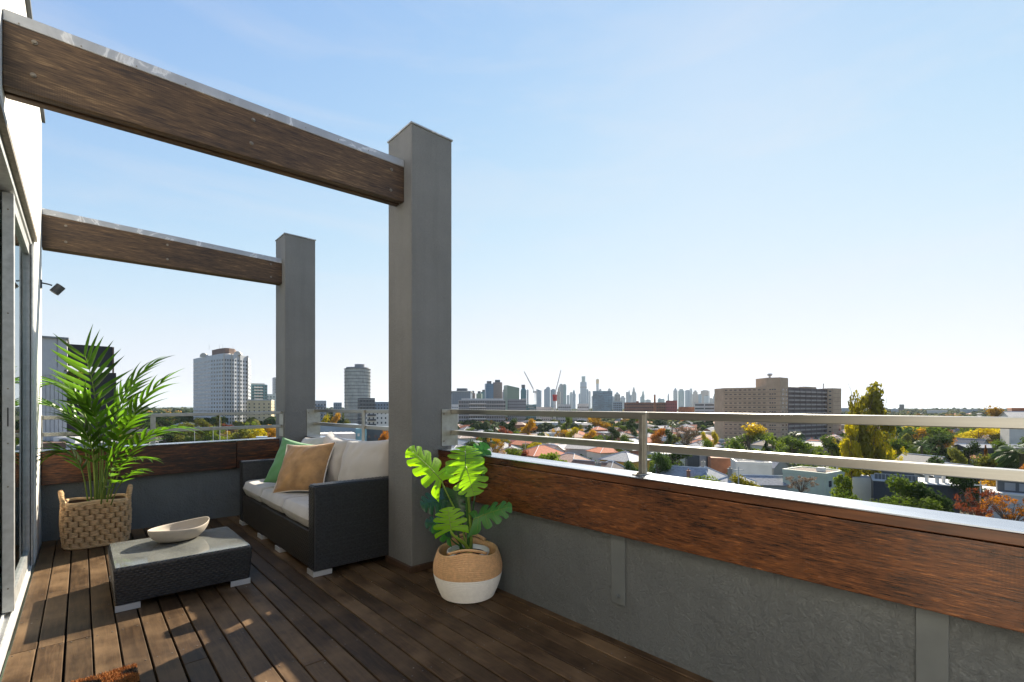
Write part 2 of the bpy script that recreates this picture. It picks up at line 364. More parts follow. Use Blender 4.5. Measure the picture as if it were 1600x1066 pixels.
# ================================================================ THE TERRACE
# deck: structure with every board a part
deck = struct(bpy.data.objects.new('deck', None)); col.objects.link(deck)
pitch = .0962; x0 = .617
lasty = {-9: 3.124, -8: 3.118, -7: 3.114}
boards = []
for k in range(-10, 14):
    xa = x0 + k*pitch + .0035; xb = x0 + (k+1)*pitch - .0035
    xa = max(xa, -.243); xb = min(xb, 1.918)
    if xb - xa < .01: continue
    rnd = random.Random(k+50)
    joints = [-2.6] + ([lasty[k]] if k in lasty else ([1.3+rnd.random()*3.4] if k % 4 == 1 else [rnd.uniform(-1.4,.6)])) + [5.578]
    for a, b in zip(joints[:-1], joints[1:]):
        dz = rnd.uniform(-.0012, .0012); sh = rnd.uniform(-.0012,.0012)
        m = MB().box(xa+sh, xb+sh, a+.0015, b-.0015, -.022, dz)
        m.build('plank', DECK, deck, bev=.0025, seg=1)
m = MB(); R = random.Random(9)
for k in range(-9, 13):
    for j in range(18):
        y = -2.3+j*.45
        for dx in (.020, .076):
            m.cyl((x0+k*pitch+dx+R.uniform(-.002,.002), y+R.uniform(-.004,.004), .0004), .0035, .0012, 6)
stuff(m.build('screw_heads', simple('dull_screw', (.16,.14,.12), .5, .3, 60, .7), deck))
struct(MB().box(-.245,1.92,-2.6,5.578,-.16,-.075).build('deck_underside', simple('deck_bearer', (.012,.01,.008), .9)))

# right-hand parapet ---------------------------------------------------------
def ztop(y): return .786 + .0137*y
par = thing('parapet_wall', 'long grey rendered terrace wall with brown timber fascia, running right from the near column', 'wall', (1.95,0,0))
def pobj(mb, name, mat, parent, **k): return mb.build(name, mat, parent, loc=(-parent.location.x,-parent.location.y,-parent.location.z), **k)
Y0, Y1 = -2.6, 2.853
def runY(xa, xb, ya, yb, f0, f1):    # a bar along Y whose bottom / top follow f0(y), f1(y)
    return MB().hexa([(xa,ya,f0(ya)),(xb,ya,f0(ya)),(xb,yb,f0(yb)),(xa,yb,f0(yb)),(xa,ya,f1(ya)),(xb,ya,f1(ya)),(xb,yb,f1(yb)),(xa,yb,f1(yb))])
def rough_wall(xa, xb, ya, yb, za, zb, n=70):   # inner face with real unevenness
    m = MB(); R = random.Random(3); nz = 12
    import mathutils
    vs = []
    for j in range(nz+1):
        for i in range(n+1):
            y = ya+(yb-ya)*i/n; z = za+(zb-za)*j/nz
            q = mathutils.noise.noise(Vector((0,y*2.2,z*2.6)))*.006 + mathutils.noise.noise(Vector((3,y*9,z*11)))*.0022
            q -= .004*math.exp(-((z-.135-.02*math.sin(y*1.7))/.006)**2) 
            for jy in (2.05,):
                q += .003*math.exp(-((y-jy)/.01)**2)
            vs.append((xa - .004 + q, y, z))
    fs = [(j*(n+1)+i, (j+1)*(n+1)+i, (j+1)*(n+1)+i+1, j*(n+1)+i+1) for j in range(nz) for i in range(n)]
    m.add(vs, fs); m.box(xa+.012, xb, ya, yb, -.6, zb); return m
pobj(rough_wall(1.924, 2.03, Y0, Y1, -.02, .60, 260), 'rendered_wall', GREY, par, smooth=True)
pobj(runY(1.88,1.918,Y0,Y1,lambda y:.512,lambda y:ztop(y)-.045), 'fascia_board', FASC, par, bev=.003)
pobj(runY(1.876,1.93,Y0,Y1,lambda y:ztop(y)-.041,lambda y:ztop(y)-.006), 'cap_board', CAPW, par, bev=.003)
pobj(runY(1.932,2.03,Y0,Y1,lambda y:.602,lambda y:ztop(y)-.006), 'core', GREY, par)
pobj(runY(1.870,2.040,Y0,Y1,lambda y:ztop(y)-.004,lambda y:ztop(y)), 'coping', COPE, par)
for ya, yb, zb in ((1.313,1.392,.175),(.176,.252,-.0)):
    s_ = pobj(MB().box(1.911,1.918,ya,yb,max(zb,.002),.511), 'steel_strap', STRAP, par, bev=.002)
    if zb > .1:
        m = MB(); R = Matrix.Rotation(rad(90),3,'Y'); m.cyl((0,0,0), .011, .010, 6); m.cyl((0,0,.010), .006, .008, 10)
        m.v = [tuple(R @ Vector(p) * -1 + Vector((1.911,(ya+yb)/2-.003,.215))) for p in m.v]
        o = m.build('bolt', STRAP, s_, loc=(0,0,0))

# parapet behind the sofa, and across the far end -----------------------------
par2 = thing('parapet_wall', 'short grey parapet with timber fascia behind the wicker sofa, between the two columns', 'wall', (1.95,4.4,0))
pobj(MB().box(1.93,2.03,3.19,5.57,-.6,.79), 'rendered_wall', GREY, par2)
pobj(MB().box(1.88,1.928,3.19,5.57,.512,.79), 'fascia_board', FASC, par2, bev=.003)
pobj(MB().box(1.87,2.04,3.19,5.57,.792,.797), 'coping', COPE, par2)
par3 = thing('parapet_wall', 'far end grey parapet with dark timber fascia behind the palm basket and table', 'wall', (.8,5.62,0))
pobj(MB().box(-.245,1.60,5.582,5.70,-.6,.755), 'rendered_wall', GREY, par3)
pobj(MB().box(1.600,1.663,5.70,5.90,-.6,.755), 'return_wall', GREY, par3)
pobj(MB().hexa([(-.245,5.54,.474),(1.187,5.54,.496),(1.187,5.58,.496),(-.245,5.58,.474),(-.245,5.54,.752),(1.187,5.54,.773),(1.187,5.58,.773),(-.245,5.58,.752)]), 'fascia_board', FASCX, par3, bev=.003)
pobj(MB().hexa([(1.191,5.54,.496),(1.60,5.54,.503),(1.60,5.58,.503),(1.191,5.58,.496),(1.191,5.54,.773),(1.60,5.54,.780),(1.60,5.58,.780),(1.191,5.58,.773)]), 'fascia_board', FASCX, par3, bev=.003)
pobj(MB().hexa([(-.245,5.53,.757),(1.605,5.53,.785),(1.605,5.71,.785),(-.245,5.71,.757),(-.245,5.53,.761),(1.605,5.53,.789),(1.605,5.71,.789),(-.245,5.71,.761)]), 'coping', COPE, par3)

# columns ----------------------------------------------------------------------
def column(lab, y0, top):
    t = thing('column', lab, 'column', (1.83,y0+.165,0), group='rendered terrace columns')
    o = t.location
    m = MB().box(-.165,.167,-.165,.165,-.6,top); m.build('shaft', COLM, t, bev=.006)
    m = MB().box(-.172,.174,-.172,.172,top+.001,top+.012); m.build('cap_flashing', FLASH, t, bev=.002)
    k = MB().box(-.192,.167,-.192,-.167,.002,.042); k.box(-.192,-.167,-.1665,.16,.002,.042)
    k.build('skirting', SKIRT, t, bev=.003)
    return t
column('near tall grey rendered column between the sofa and the potted monstera', 2.857, 3.055)
column('farther grey rendered column behind the wicker sofa, carrying the farther beam', 5.574, 3.04)

# beams -------------------------------------------------------------------------
def beam(lab, y0, y1, zl, zr, tl, tr, bolts):
    t = thing('pergola_beam', lab, 'beam', (.7,y0,2.6), group='timber pergola beams')
    xa, xb = -.249, 1.664
    def hx(a, b, c, d, e, f): # z bottom l/r, top l/r, y
        return MB().hexa([(xa,e,a),(xb,e,b),(xb,f,b),(xa,f,a),(xa,e,c),(xb,e,d),(xb,f,d),(xa,f,c)])
    # two timbers side by side with a packer between, so the underside shows a groove
    w = (y1-y0); pobj(hx(zl,zr,tl,tr,y0,y0+w*.42), 'timber', BEAMW, t, bev=.004)
    pobj(hx(zl,zr,tl,tr,y0+w*.6,y1), 'timber', BEAMW, t, bev=.004)
    pobj(hx(zl+.02,zr+.02,tl,tr,y0+w*.43,y0+w*.59), 'packer', BEAMW, t)
    pobj(MB().hexa([(xa,y0-.004,tl-.002),(xb,y0-.004,tr-.002),(xb,y1+.004,tr-.002),(xa,y1+.004,tl-.002),
                    (xa,y0+.0,tl+.05),(xb,y0+.0,tr+.05),(xb,y1+.0,tr+.05),(xa,y1+.0,tl+.05)]), 'flashing', FLASH, t, bev=.004)
    R = Matrix.Rotation(rad(90),3,'X')
    m = MB(); m.cyl((0,0,0),.0105,.003,12); m.cyl((0,0,.003),.007,.006,6)
    m.v = [tuple(R @ Vector(p)) for p in m.v]; me = m.mesh('bolt', BOLT)
    for bx, bz in bolts:
        inst(me, 'bolt', t, (bx-.7, -.0005, bz-2.6))
    sc_ = MB(); sc_.cyl((0,0,0),.003,.002,6); sc_.v = [tuple(R @ Vector(p)) for p in sc_.v]; ms = sc_.mesh('screw', BOLT)
    for i in range(9):
        inst(ms, 'screw', t, (-.9+i*.2, -.0045, (tl+tr)/2+.012-2.6+(i-4)*.004))
    return t
beam('nearer brown timber pergola beam with grey metal capping, running from house wall to near column', 2.955, 3.07, 2.49, 2.55, 2.772, 2.792,
     [(-.152,2.722),(-.156,2.577),(.716,2.735),(.706,2.60),(1.567,2.742),(1.562,2.60)])
beam('farther brown timber pergola beam with grey metal capping, shown smaller, above the palm', 5.67, 5.785, 2.483, 2.505, 2.765, 2.735,
     [(-.1,2.70),(-.1,2.56),(.62,2.70),(.62,2.56),(1.55,2.70),(1.55,2.56)])

# railings ----------------------------------------------------------------------
def rbar(ya, yb, za, zb, x=2.005, h=.034, w=.044):
    return MB().hexa([(x-w/2,ya,za-h),(x+w/2,ya,za-h),(x+w/2,yb,zb-h),(x-w/2,yb,zb-h),(x-w/2,ya,za),(x+w/2,ya,za),(x+w/2,yb,zb),(x-w/2,yb,zb)])
def boltY(parent, x, y, z):
    m = MB(); R = Matrix.Rotation(rad(90),3,'X'); m.cyl((0,0,0),.006,.004,10); m.v = [tuple(R @ Vector(p)+Vector((x,y,z))) for p in m.v]
    return m.build('bolt', BOLT, parent, loc=(0,0,0))
r1 = thing('railing', 'stainless steel railing of two flat rails on the right-hand parapet, with one post in view', 'railing', (2,0,.8))
tz = lambda y, a, b: a+(b-a)*y/2.76
pobj(rbar(-2.6,2.846,tz(-2.6,1.092,1.107),1.1075), 'rail', STEEL, r1, bev=.003)
pobj(rbar(-2.6,2.846,tz(-2.6,.940,.956),.9565), 'rail', STEEL, r1, bev=.003)
for y in (1.255,-.85):
    p_ = pobj(MB().box(1.968,1.982,y-.020,y+.020,ztop(y)+.006,1.099), 'post', STEEL, r1, bev=.002)
    pobj(MB().box(1.955,1.967,y-.007,y+.007,ztop(y)+.006,1.085), 'post_fin', STEEL, r1)
    b_ = pobj(MB().box(1.915,2.02,y-.022,y+.022,ztop(y)+.001,ztop(y)+.006), 'base_plate', STEEL, r1, bev=.001)
    pobj(MB().cyl((1.93,y,ztop(y)+.006),.006,.006,8).cyl((1.948,y+.012,ztop(y)+.006),.006,.006,8), 'bolt', BOLT, r1)
pl = pobj(MB().box(1.905,2.045,2.848,2.854,.845,1.109), 'end_plate', STEEL, r1, bev=.001)
for z in (.88,1.075): boltY(pl, 1.922, 2.848, z)
r2 = thing('railing', 'short stainless railing behind the sofa cushions between the two grey columns', 'railing', (2,4.4,.8))
pobj(rbar(3.19,5.566,1.102,1.102), 'rail', STEEL, r2, bev=.003)
pobj(rbar(3.19,5.566,.952,.952), 'rail', STEEL, r2, bev=.003)
pobj(MB().box(1.966,1.982,4.25,4.29,.798,1.099), 'post', STEEL, r2, bev=.002)
pl = pobj(MB().box(1.90,2.05,5.566,5.572,.715,1.103), 'end_plate', STEEL, r2, bev=.001)
for z in (.75,1.06): boltY(pl, 1.917, 5.566, z)
r3 = thing('railing', 'stainless railing along the far end of the terrace, partly behind the palm', 'railing', (.7,5.66,.8))
def rbx(za, zb, y=5.66, h=.033, w=.03):
    return MB().hexa([(-.243,y-w/2,za-h),(1.655,y-w/2,zb-h),(1.655,y+w/2,zb-h),(-.243,y+w/2,za-h),(-.243,y-w/2,za),(1.655,y-w/2,zb),(1.655,y+w/2,zb),(-.243,y+w/2,za)])
pobj(rbx(1.05,1.082), 'rail', STEEL, r3, bev=.003)
pobj(rbx(.907,.93), 'rail', STEEL, r3, bev=.003)
xm = .505
pobj(MB().box(xm-.02,xm+.02,5.625,5.641,.775,1.058), 'post', STEEL, r3, bev=.002)
pobj(MB().box(-.247,-.243,5.60,5.70,.765,1.055), 'end_plate', STEEL, r3)
pobj(MB().box(1.656,1.662,5.60,5.74,.80,1.084), 'end_plate', STEEL, r3)

# house wall, sliding door ----------------------------------------------------------
hs = thing('house_wall', 'white painted masonry house wall at the left edge, holding the sliding door', 'wall', (-.35,4,0))
pobj(MB().box(-.45,-.25,4.86,5.70,-.6,3.555), 'masonry_pier', WHITEW, hs, bev=.01)
pobj(MB().box(-.45,-.25,-2.6,4.858,2.335,3.555), 'upper_wall', WHITEW, hs)
pobj(MB().box(-.45,-.25,-2.6,.55,-.6,2.333), 'near_wall', WHITEW, hs)
pobj(MB().box(-.46,-.228,-2.6,5.715,3.557,3.60), 'roof_flashing', LAMPM, hs, bev=.004)
pobj(MB().box(-.262,-.236,.56,4.87,2.318,2.350), 'head_drip', BOLT, hs)
dr = thing('sliding_door', 'silver aluminium sliding glass door standing half open in the white wall', 'door', (-.3,3,0))
pobj(MB().box(-.40,-.255,.56,4.85,-.03,.012), 'sill', ALUW, dr, bev=.003)
for xr in (-.272,-.305,-.345,-.385): pobj(MB().box(xr-.004,xr+.004,.56,4.85,.0125,.030), 'track', ALUW, dr)
pobj(MB().box(-.40,-.262,.56,4.85,2.27,2.316), 'head', ALU, dr, bev=.003)
pobj(MB().box(-.40,-.262,4.80,4.852,.013,2.268), 'jamb', ALU, dr, bev=.003)
pobj(MB().box(-.262,-.252,4.73,4.80,.013,2.268), 'jamb_cover', ALU, dr, bev=.002)
def leafpanel(x, y0, y1, name):
    f = pobj(MB().box(x-.022,x+.022,y0,y0+.055,.035,2.26), 'stile', ALU, dr, bev=.002)
    pobj(MB().box(x-.022,x+.022,y1-.055,y1,.035,2.26), 'stile', ALU, dr, bev=.002)
    pobj(MB().box(x-.018,x+.018,y0+.055,y1-.055,2.19,2.26), 'rail', ALU, dr)
    pobj(MB().box(x-.018,x+.018,y0+.055,y1-.055,.035,.12), 'rail', ALU, dr)
    pobj(MB().box(x-.003,x+.003,y0+.055,y1-.055,.12,2.19), 'glass_pane', GLASS, dr)
    return f
st = leafpanel(-.288, 3.66, 4.795, 'a')
pobj(MB().box(-.2905,-.2855,3.655,3.659,1.02,1.12), 'lock_slot', RUBBER, dr)
pobj(MB().box(-.303,-.274,3.6575,3.6595,.96,1.19), 'lock_plate', ALU, dr)
R90 = Matrix.Rotation(rad(90),3,'X')
for z in (.16,.70,.93,1.22,1.62,2.17):
    m = MB().cyl((0,0,0),.004,.002,8); m.v = [tuple(R90 @ Vector(p)+Vector((-.288,3.659,z))) for p in m.v]; pobj(m, 'screw', BOLT, dr)
leafpanel(-.345, 3.46, 4.60, 'b')
room = struct(MB().box(-3.4,-.41,-2.6,4.86,-.05,0).build('room_floor', simple('room_carpet', (.42,.38,.33), .9)))
m = MB(); m.box(-3.5,-3.4,-2.6,4.86,0,2.6); m.box(-3.4,-.46,4.862,4.95,0,2.6); m.box(-3.5,-.46,-2.6,4.95,2.6,2.7); m.box(-3.4,-.46,-2.7,-2.6,0,2.6)
struct(m.build('room_walls', simple('room_paint', (.55,.52,.47), .8)))

lp = thing('wall_spotlight', 'small charcoal spotlight on a bracket high on the white wall corner', 'lamp', (-.25,5.52,2.14))
MB().box(0,.010,-.022,.022,-.035,.035).build('mount', LAMPM, lp, bev=.003)
MB().tube([(.01,0,.01),(.045,0,.006),(.07,0,.0)], .006, 8).build('bracket', LAMPM, lp, smooth=True)
R = Euler((0,rad(35),0)).to_matrix()
m = MB().cyl((0,0,-.04),.033,.08,20); m.v = [tuple(R @ Vector(p)+Vector((.102,0,-.028))) for p in m.v]; m.build('lamp_head', LAMPM, lp, bev=.003)

# ---------------------------------------------------------------- sofa
sofa = thing('sofa', 'black wicker three seat outdoor sofa with light grey cushions against the parapet', 'sofa', (1.5,4.18,0))
def so_(mb, name, mat, **k): return mb.build(name, mat, sofa, loc=(-1.5,-4.18,0), **k)
XF, XB, YA, YB = 1.135, 1.865, 3.195, 5.175
so_(MB().box(XF,XB,YA,YA+.10,.036,.603), 'armrest', WICK, bev=.012)
so_(MB().box(XF,XB,YB-.10,YB,.036,.603), 'armrest', WICK, bev=.012)
w3 = (YB-YA-.2)/3
for i in range(3):
    so_(MB().box(XF+.008,XF+.62,YA+.102+i*w3,YA+.098+(i+1)*w3,.036,.285), 'seat_base', WICKD, bev=.008)
so_(MB().box(XB-.09,XB-.003,YA+.102,YB-.102,.045,.60), 'backrest', WICK, bev=.012)
for y in (YA+.0, YA+.72, YA+1.22, YB-.12):
    f_ = MB(); f_.box(XF-.004,XF+.004,y,y+.12,.0015,.035); f_.box(XF+.0041,XF+.12,y,y+.008,.0015,.035)
    so_(f_, 'foot', SILV)
for y in (YA,YB-.12): so_(MB().box(XB-.12,XB-.01,y,y+.12,.0015,.035), 'foot', SILV)

# the woven strands themselves: short flat rattan strips going over and under
STRA = simple('rattan_strand', (.026,.027,.029), .36, .45, 60, spec=.5)
STRB = simple('rattan_strand_brown', (.036,.031,.026), .38, .45, 60, spec=.5)
def weave(o, u, v, W, Hh, mat, parent, cw=.030, rh=.0135, taper=0.0, name='woven_strands'):
    o, u, v = Vector(o), Vector(u), Vector(v); n = u.cross(v).normalized(); m = MB(); nr = int(Hh/rh); nc = int(W/cw)
    rh = Hh/nr; cw = W/nc; vs = []; fs = []; R = random.Random(int(W*1000))
    for j in range(nr):
        for i in range(-1, nc+1):
            a = (i+.5*(j%2))*cw; b = a+cw*.96; a = max(a,0); b = min(b,W)
            if b-a < .006: continue
            k = len(vs); z0 = j*rh+rh*.06; z1 = (j+1)*rh-rh*.06; hh = .0035+R.uniform(-.0006,.0008)
            tl = taper*(1-(j+.5)/nr)
            for q,hq in ((0,0),(.25,.8),(.5,1),(.75,.8),(1,0)):
                x = a+(b-a)*q; x = tl + x*(W-2*tl)/W
                for zz,hz in ((z0,.25),((z0+z1)/2,1),(z1,.25)): vs.append(o+u*x+v*zz+n*(.0008+hh*hq*hz))
            for q in range(4):
                for z in range(2): c = k+q*3+z; fs.append((c,c+3,c+4,c+1))
    m.add(vs,fs)
    return stuff(m.build(name, mat, parent, loc=(-parent.location.x,-parent.location.y,-parent.location.z), smooth=True))
weave((XF+.004,YA,.04),(1,0,0),(0,0,1),XB-XF-.008,.556,STRA,sofa)
weave((XF,YA+.10-.004,.04),(0,-1,0),(0,0,1),.092,.556,STRA,sofa)
weave((XF,YB-.004,.04),(0,-1,0),(0,0,1),.092,.556,STRA,sofa)
weave((XF+.008,YB-.103,.04),(0,-1,0),(0,0,1),YB-YA-.206,.238,STRB,sofa)
weave((XF+.004,YB-.10,.04),(1,0,0),(0,0,1),XB-XF-.1,.556,STRA,sofa)
weave((XF+.004,YA+.004,.603),(1,0,0),(0,1,0),XB-XF-.008,.092,STRA,sofa)
weave((XF+.004,YB-.096,.603),(1,0,0),(0,1,0),XB-XF-.008,.092,STRA,sofa)
def cushion(w, h, t, n=22, pinch=.06, seed=0, crease=1.0, boxy=False):
    """soft cushion in local x (width) z (height) y (thickness)"""
    import mathutils
    m = MB(); vs = []
    for side in (1,-1):
        for j in range(n+1):
            for i in range(n+1):
                u = i/n*2-1; v = j/n*2-1
                if boxy:
                    e = (max(0,1-abs(u)**16)*max(0,1-abs(v)**16))**.30
                else:
                    e = (max(0,1-u*u)**.42)*(max(0,1-v*v)**.42)
                px = u*w/2*(1-pinch*(v*v)*(1-abs(u))*0 - pinch*(1-v*v)*abs(u)**2*(0 if boxy else 1))
                pz = v*h/2*(1-pinch*(1-u*u)*abs(v)**2*(0 if boxy else 1))
                nn = mathutils.noise.noise(Vector((u*1.6+seed, v*1.6, side)))*.16 + crease*mathutils.noise.noise(Vector((u*5+v*2+seed*3, v*2.2-u, side*2)))*.11*(0.3+abs(v))
                th = t/2*e*(1+nn)
                if not boxy:
                    # gathered folds running out to the corners
                    th += crease*t*.055*math.sin(9*math.atan2(v,u)+seed*2+3*u)*max(0,(u*u+v*v)-.35)*e
                vs.append((px, side*th, pz))
    N = (n+1)**2
    fs = []
    for sd_ in (0,1):
        for j in range(n):
            for i in range(n):
                a = sd_*N+j*(n+1)+i; q = (a, a+1, a+n+2, a+n+1)
                fs.append(q if sd_ == 1 else q[::-1])
    m.add(vs, fs)
    return m
for i in range(3):
    m = cushion(.64,w3-.010,.135,30,.02,i,.25,True)
    yc = YA+.1+(i+.5)*w3
    # lay flat: local x->X, local z->Y, local y->Z
    m.v = [(XF+.315+x*.98-.0, yc+z, .358+y) for x,y,z in m.v]; m.f = [f[::-1] for f in m.f]
    so_(m, 'seat_cushion', CUSH, smooth=True)
def place(m, c, normal_az, lean, roll=0):
    # local y (thickness) -> horizontal normal pointing azimuth (from +X ccw), leaning back by lean
    R = Matrix.Rotation(normal_az,3,'Z') @ Matrix.Rotation(lean,3,'Y') @ Matrix.Rotation(roll,3,'X') @ Matrix(((0,1,0),(-1,0,0),(0,0,1)))
    m.v = [tuple(R @ Vector(p)+Vector(c)) for p in m.v]; return m
def bcush(yc, zc, xc, lean, w=.60, h=.46, t=.20, az=math.pi, roll=0, seed=1):
    m = cushion(w,h,t,26,.07,seed,1.2); place(m,(xc,yc,zc),az,lean,roll); return so_(m,'back_cushion',CUSH,smooth=True)
bcush(3.55,.640,1.665,rad(-13),.58,.47,.25,math.pi+rad(12),rad(3),1)
bcush(4.10,.650,1.640,rad(-10),.55,.46,.24,math.pi-rad(3),rad(-6),2)
bcush(4.68,.625,1.665,rad(-16),.56,.45,.22,math.pi+rad(8),rad(5),3)
def pillow(name, c, w, h, t, az, lean, roll, mat, label, seed):
    m = cushion(w,h,t,26,.10,seed,1.6); place(m,c,az,lean,roll)
    o = m.build(name, mat, smooth=True); tag(o,label,'cushion')
    return o
pillow('scatter_pillow', (1.37,4.08,.622), .455,.44,.16, rad(213), rad(-29), rad(4), TANF, 'tan velvet scatter pillow leaning on the sofa in front of the grey cushions', 4)
pillow('scatter_pillow', (1.40,4.40,.625), .44,.43,.13, rad(222), rad(-24), rad(-10), GREENF, 'green scatter pillow on the sofa tucked behind the tan one', 8)
m = MB()   # cream piping round the tan pillow's right-hand edge is part of the pillow
tanp = [o for o in bpy.data.objects if o.name.startswith('scatter_pillow')][0]
R_ = Matrix.Rotation(rad(213),3,'Z') @ Matrix.Rotation(rad(-29),3,'Y') @ Matrix.Rotation(rad(4),3,'X') @ Matrix(((0,1,0),(-1,0,0),(0,0,1)))
pts = []
for k in range(41):
    tt = k/10; sgn = [(-1,-1),(1,-1),(1,1),(-1,1),(-1,-1)]; i = min(int(tt),3); fr = tt-i
    u = sgn[i][0]+(sgn[i+1][0]-sgn[i][0])*fr; v = sgn[i][1]+(sgn[i+1][1]-sgn[i][1])*fr
    x = u*.235*(1-.10*(1-v*v)*abs(u)**2); z = v*.22*(1-.10*(1-u*u)*abs(v)**2)
    pts.append(R_ @ Vector((x*1.005,0,z*1.005)) + Vector((1.37,4.08,.622)))
m.tube(pts, .0045, 6); m.build('piping', CREAMF, tanp, smooth=True)

# ---------------------------------------------------------------- coffee table and bowl
tb = thing('coffee_table', 'low black wicker coffee table with clear glass top on the deck before the sofa', 'table', (.47,3.69,0))
m = MB(); xa,xb,ya,yb = .128,.808,3.362,4.02
m.hexa([(xa+.014,ya+.014,.036),(xb-.014,ya+.014,.036),(xb-.014,yb-.014,.036),(xa+.014,yb-.014,.036),(xa,ya,.238),(xb,ya,.238),(xb,yb,.238),(xa,yb,.238)])
pobj(m,'wicker_body',WICK,tb,bev=.010)
TH_ = .2; sl_ = Vector((0,-.014,.202)).normalized()
weave((xa,ya+.0135,.038),(1,0,0),sl_,xb-xa,.192,STRA,tb,taper=.014)
weave((xb-.0135,ya,.038),(0,1,0),Vector((.014,0,.202)).normalized(),yb-ya,.192,STRA,tb,taper=.014)
weave((xa+.0135,yb,.038),(0,-1,0),Vector((-.014,0,.202)).normalized(),yb-ya,.192,STRA,tb,taper=.014)
weave((xa+.006,ya+.006,.2355),(1,0,0),(0,1,0),xb-xa-.012,yb-ya-.012,simple('rattan_top',(.10,.10,.095),.4,.4,40),tb)
weave((xa+.002,ya-.0005,.228),(1,0,0),(0,0,1),xb-xa-.004,.012,simple('rattan_edge',(.07,.07,.07),.35,.2),tb,cw=.018,rh=.012)
TOPG, nt, b, out = newmat('glass_over_wicker')
b.inputs['Base Color'].default_value=(.9,.95,.93,1); b.inputs['Roughness'].default_value=.04; b.inputs['IOR'].default_value=1.5
trn = nt.nodes.new('ShaderNodeBsdfTransparent'); fr = nt.nodes.new('ShaderNodeFresnel'); fr.inputs[0].default_value=1.6
gl = nt.nodes.new('ShaderNodeBsdfGlossy'); gl.inputs['Roughness'].default_value=.06; ms = nt.nodes.new('ShaderNodeMixShader')
nt.links.new(fr.outputs[0], ms.inputs[0]); nt.links.new(trn.outputs[0], ms.inputs[1]); nt.links.new(gl.outputs[0], ms.inputs[2])
df = nt.nodes.new('ShaderNodeBsdfDiffuse'); df.inputs[0].default_value=(.55,.56,.50,1); m2 = nt.nodes.new('ShaderNodeMixShader'); 
dn = noise(nt, coords(nt), 3, 4); nt.links.new(mth(nt,'MULTIPLY',dn,.34), m2.inputs[0]); nt.links.new(ms.outputs[0], m2.inputs[1]); nt.links.new(df.outputs[0], m2.inputs[2]); nt.links.new(m2.outputs[0], out.inputs[0])
pobj(MB().box(xa+.008,xb-.008,ya+.008,yb-.008,.2392,.2442),'glass_top',TOPG,tb,bev=.0015)
for x in (xa+.008, xb-.118):
    for y in (ya+.006, yb-.016):
        pobj(MB().box(x,x+.11,y,y+.012,.0015,.034),'foot',SILV,tb)

bw = thing('bowl', 'boat shaped beige stoneware bowl resting on the glass table top', 'bowl', (.485,3.82,.2445), rad(24))
m = MB(); vs=[]; n=40; prof=[(.0,.004),(.52,.002),(.68,.008),(.87,.036),(.96,.064),(1.0,.092),(.965,.095),(.92,.068),(.82,.038),(.52,.012),(0,.010)]
for r,z in prof:
    for k in range(n):
        an=2*math.pi*k/n; cx_,sy_=math.cos(an),math.sin(an)
        L=.178*r*(1+.08*abs(cx_)**6*r); W=.136*r*(1-.10*abs(cx_))
        lift = (.007*cx_*cx_ + .012*max(0,cx_)**3 + .004*max(0,sy_*cx_) - .004*abs(sy_))*(z/.088)**1.2
        vs.append((L*cx_, W*sy_*(1-.08*abs(cx_)**3), z+lift))
m.add(vs,[(i*n+k,i*n+(k+1)%n,(i+1)*n+(k+1)%n,(i+1)*n+k) for i in range(len(prof)-1) for k in range(n)])
o=m.build('vessel',STONE,bw,smooth=True); sm=o.modifiers.new('s','SUBSURF'); sm.levels=1; sm.render_levels=1

# ---------------------------------------------------------------- palm basket
bk = thing('woven_basket', 'chunky woven tan basket with two upright handles, holding the tall palm', 'basket', (.095,5.20,0))
def bkr(an, z):      # rounded-rectangle section
    t = z/.36; wx = .198+.012*math.sin(t*math.pi)+.012*t; wy=.145+.012*math.sin(t*math.pi)
    c_,s_ = math.cos(an), math.sin(an); p=3.2
    k = (abs(c_/wx)**p + abs(s_/wy)**p)**(-1/p); return k
m = MB(); n=64; zs=[.006,.03,.1,.18,.26,.33,.36]
vs=[((bkr(2*math.pi*k/n,z)-.012)*math.cos(2*math.pi*k/n),(bkr(2*math.pi*k/n,z)-.012)*math.sin(2*math.pi*k/n),z) for z in zs for k in range(n)]
vs+=[((bkr(2*math.pi*k/n,z)-.028)*math.cos(2*math.pi*k/n),(bkr(2*math.pi*k/n,z)-.028)*math.sin(2*math.pi*k/n),z) for z in (.36,.25) for k in range(n)]
fs=[(i*n+k,i*n+(k+1)%n,(i+1)*n+(k+1)%n,(i+1)*n+k) for i in range(len(zs)+1) for k in range(n)]+[tuple(range(n-1,-1,-1))]
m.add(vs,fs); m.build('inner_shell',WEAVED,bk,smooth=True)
# perimeter table for even spacing
ppts=[]; NN=720
for i in range(NN+1):
    an=2*math.pi*i/NN; r_=bkr(an,.18); ppts.append((an,r_*math.cos(an),r_*math.sin(an)))
acc=[0]
for i in range(NN): acc.append(acc[-1]+math.hypot(ppts[i+1][1]-ppts[i][1],ppts[i+1][2]-ppts[i][2]))
def an_at(s_):
    s_ = s_ % acc[-1]
    lo=0
    while acc[lo+1]<s_: lo+=1
    f_=(s_-acc[lo])/(acc[lo+1]-acc[lo]); return ppts[lo][0]+f_*2*math.pi/NN
ncol=19; nrow=8; dS=acc[-1]/ncol; rh=.342/nrow
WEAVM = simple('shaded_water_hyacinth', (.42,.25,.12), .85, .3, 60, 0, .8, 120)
pads=[]
for v_ in range(3):      # a pad of five twisted strands bulging outwards
    m=MB(); R=random.Random(v_)
    for q in range(4):
        zc=(q-1.5)*rh*.24; pts=[]
        for i in range(6):
            u=(i/5-.5)*dS*.86; pts.append((u, -.003-.012*math.cos((i/5-.5)*math.pi)+R.uniform(-.001,.001), zc+R.uniform(-.0008,.0008)))
        m.tube(pts,[.0040,.0050,.0056,.0056,.0050,.0040],6)
    pads.append(m.mesh('woven_pad',WEAVE,True))
vpad=[]
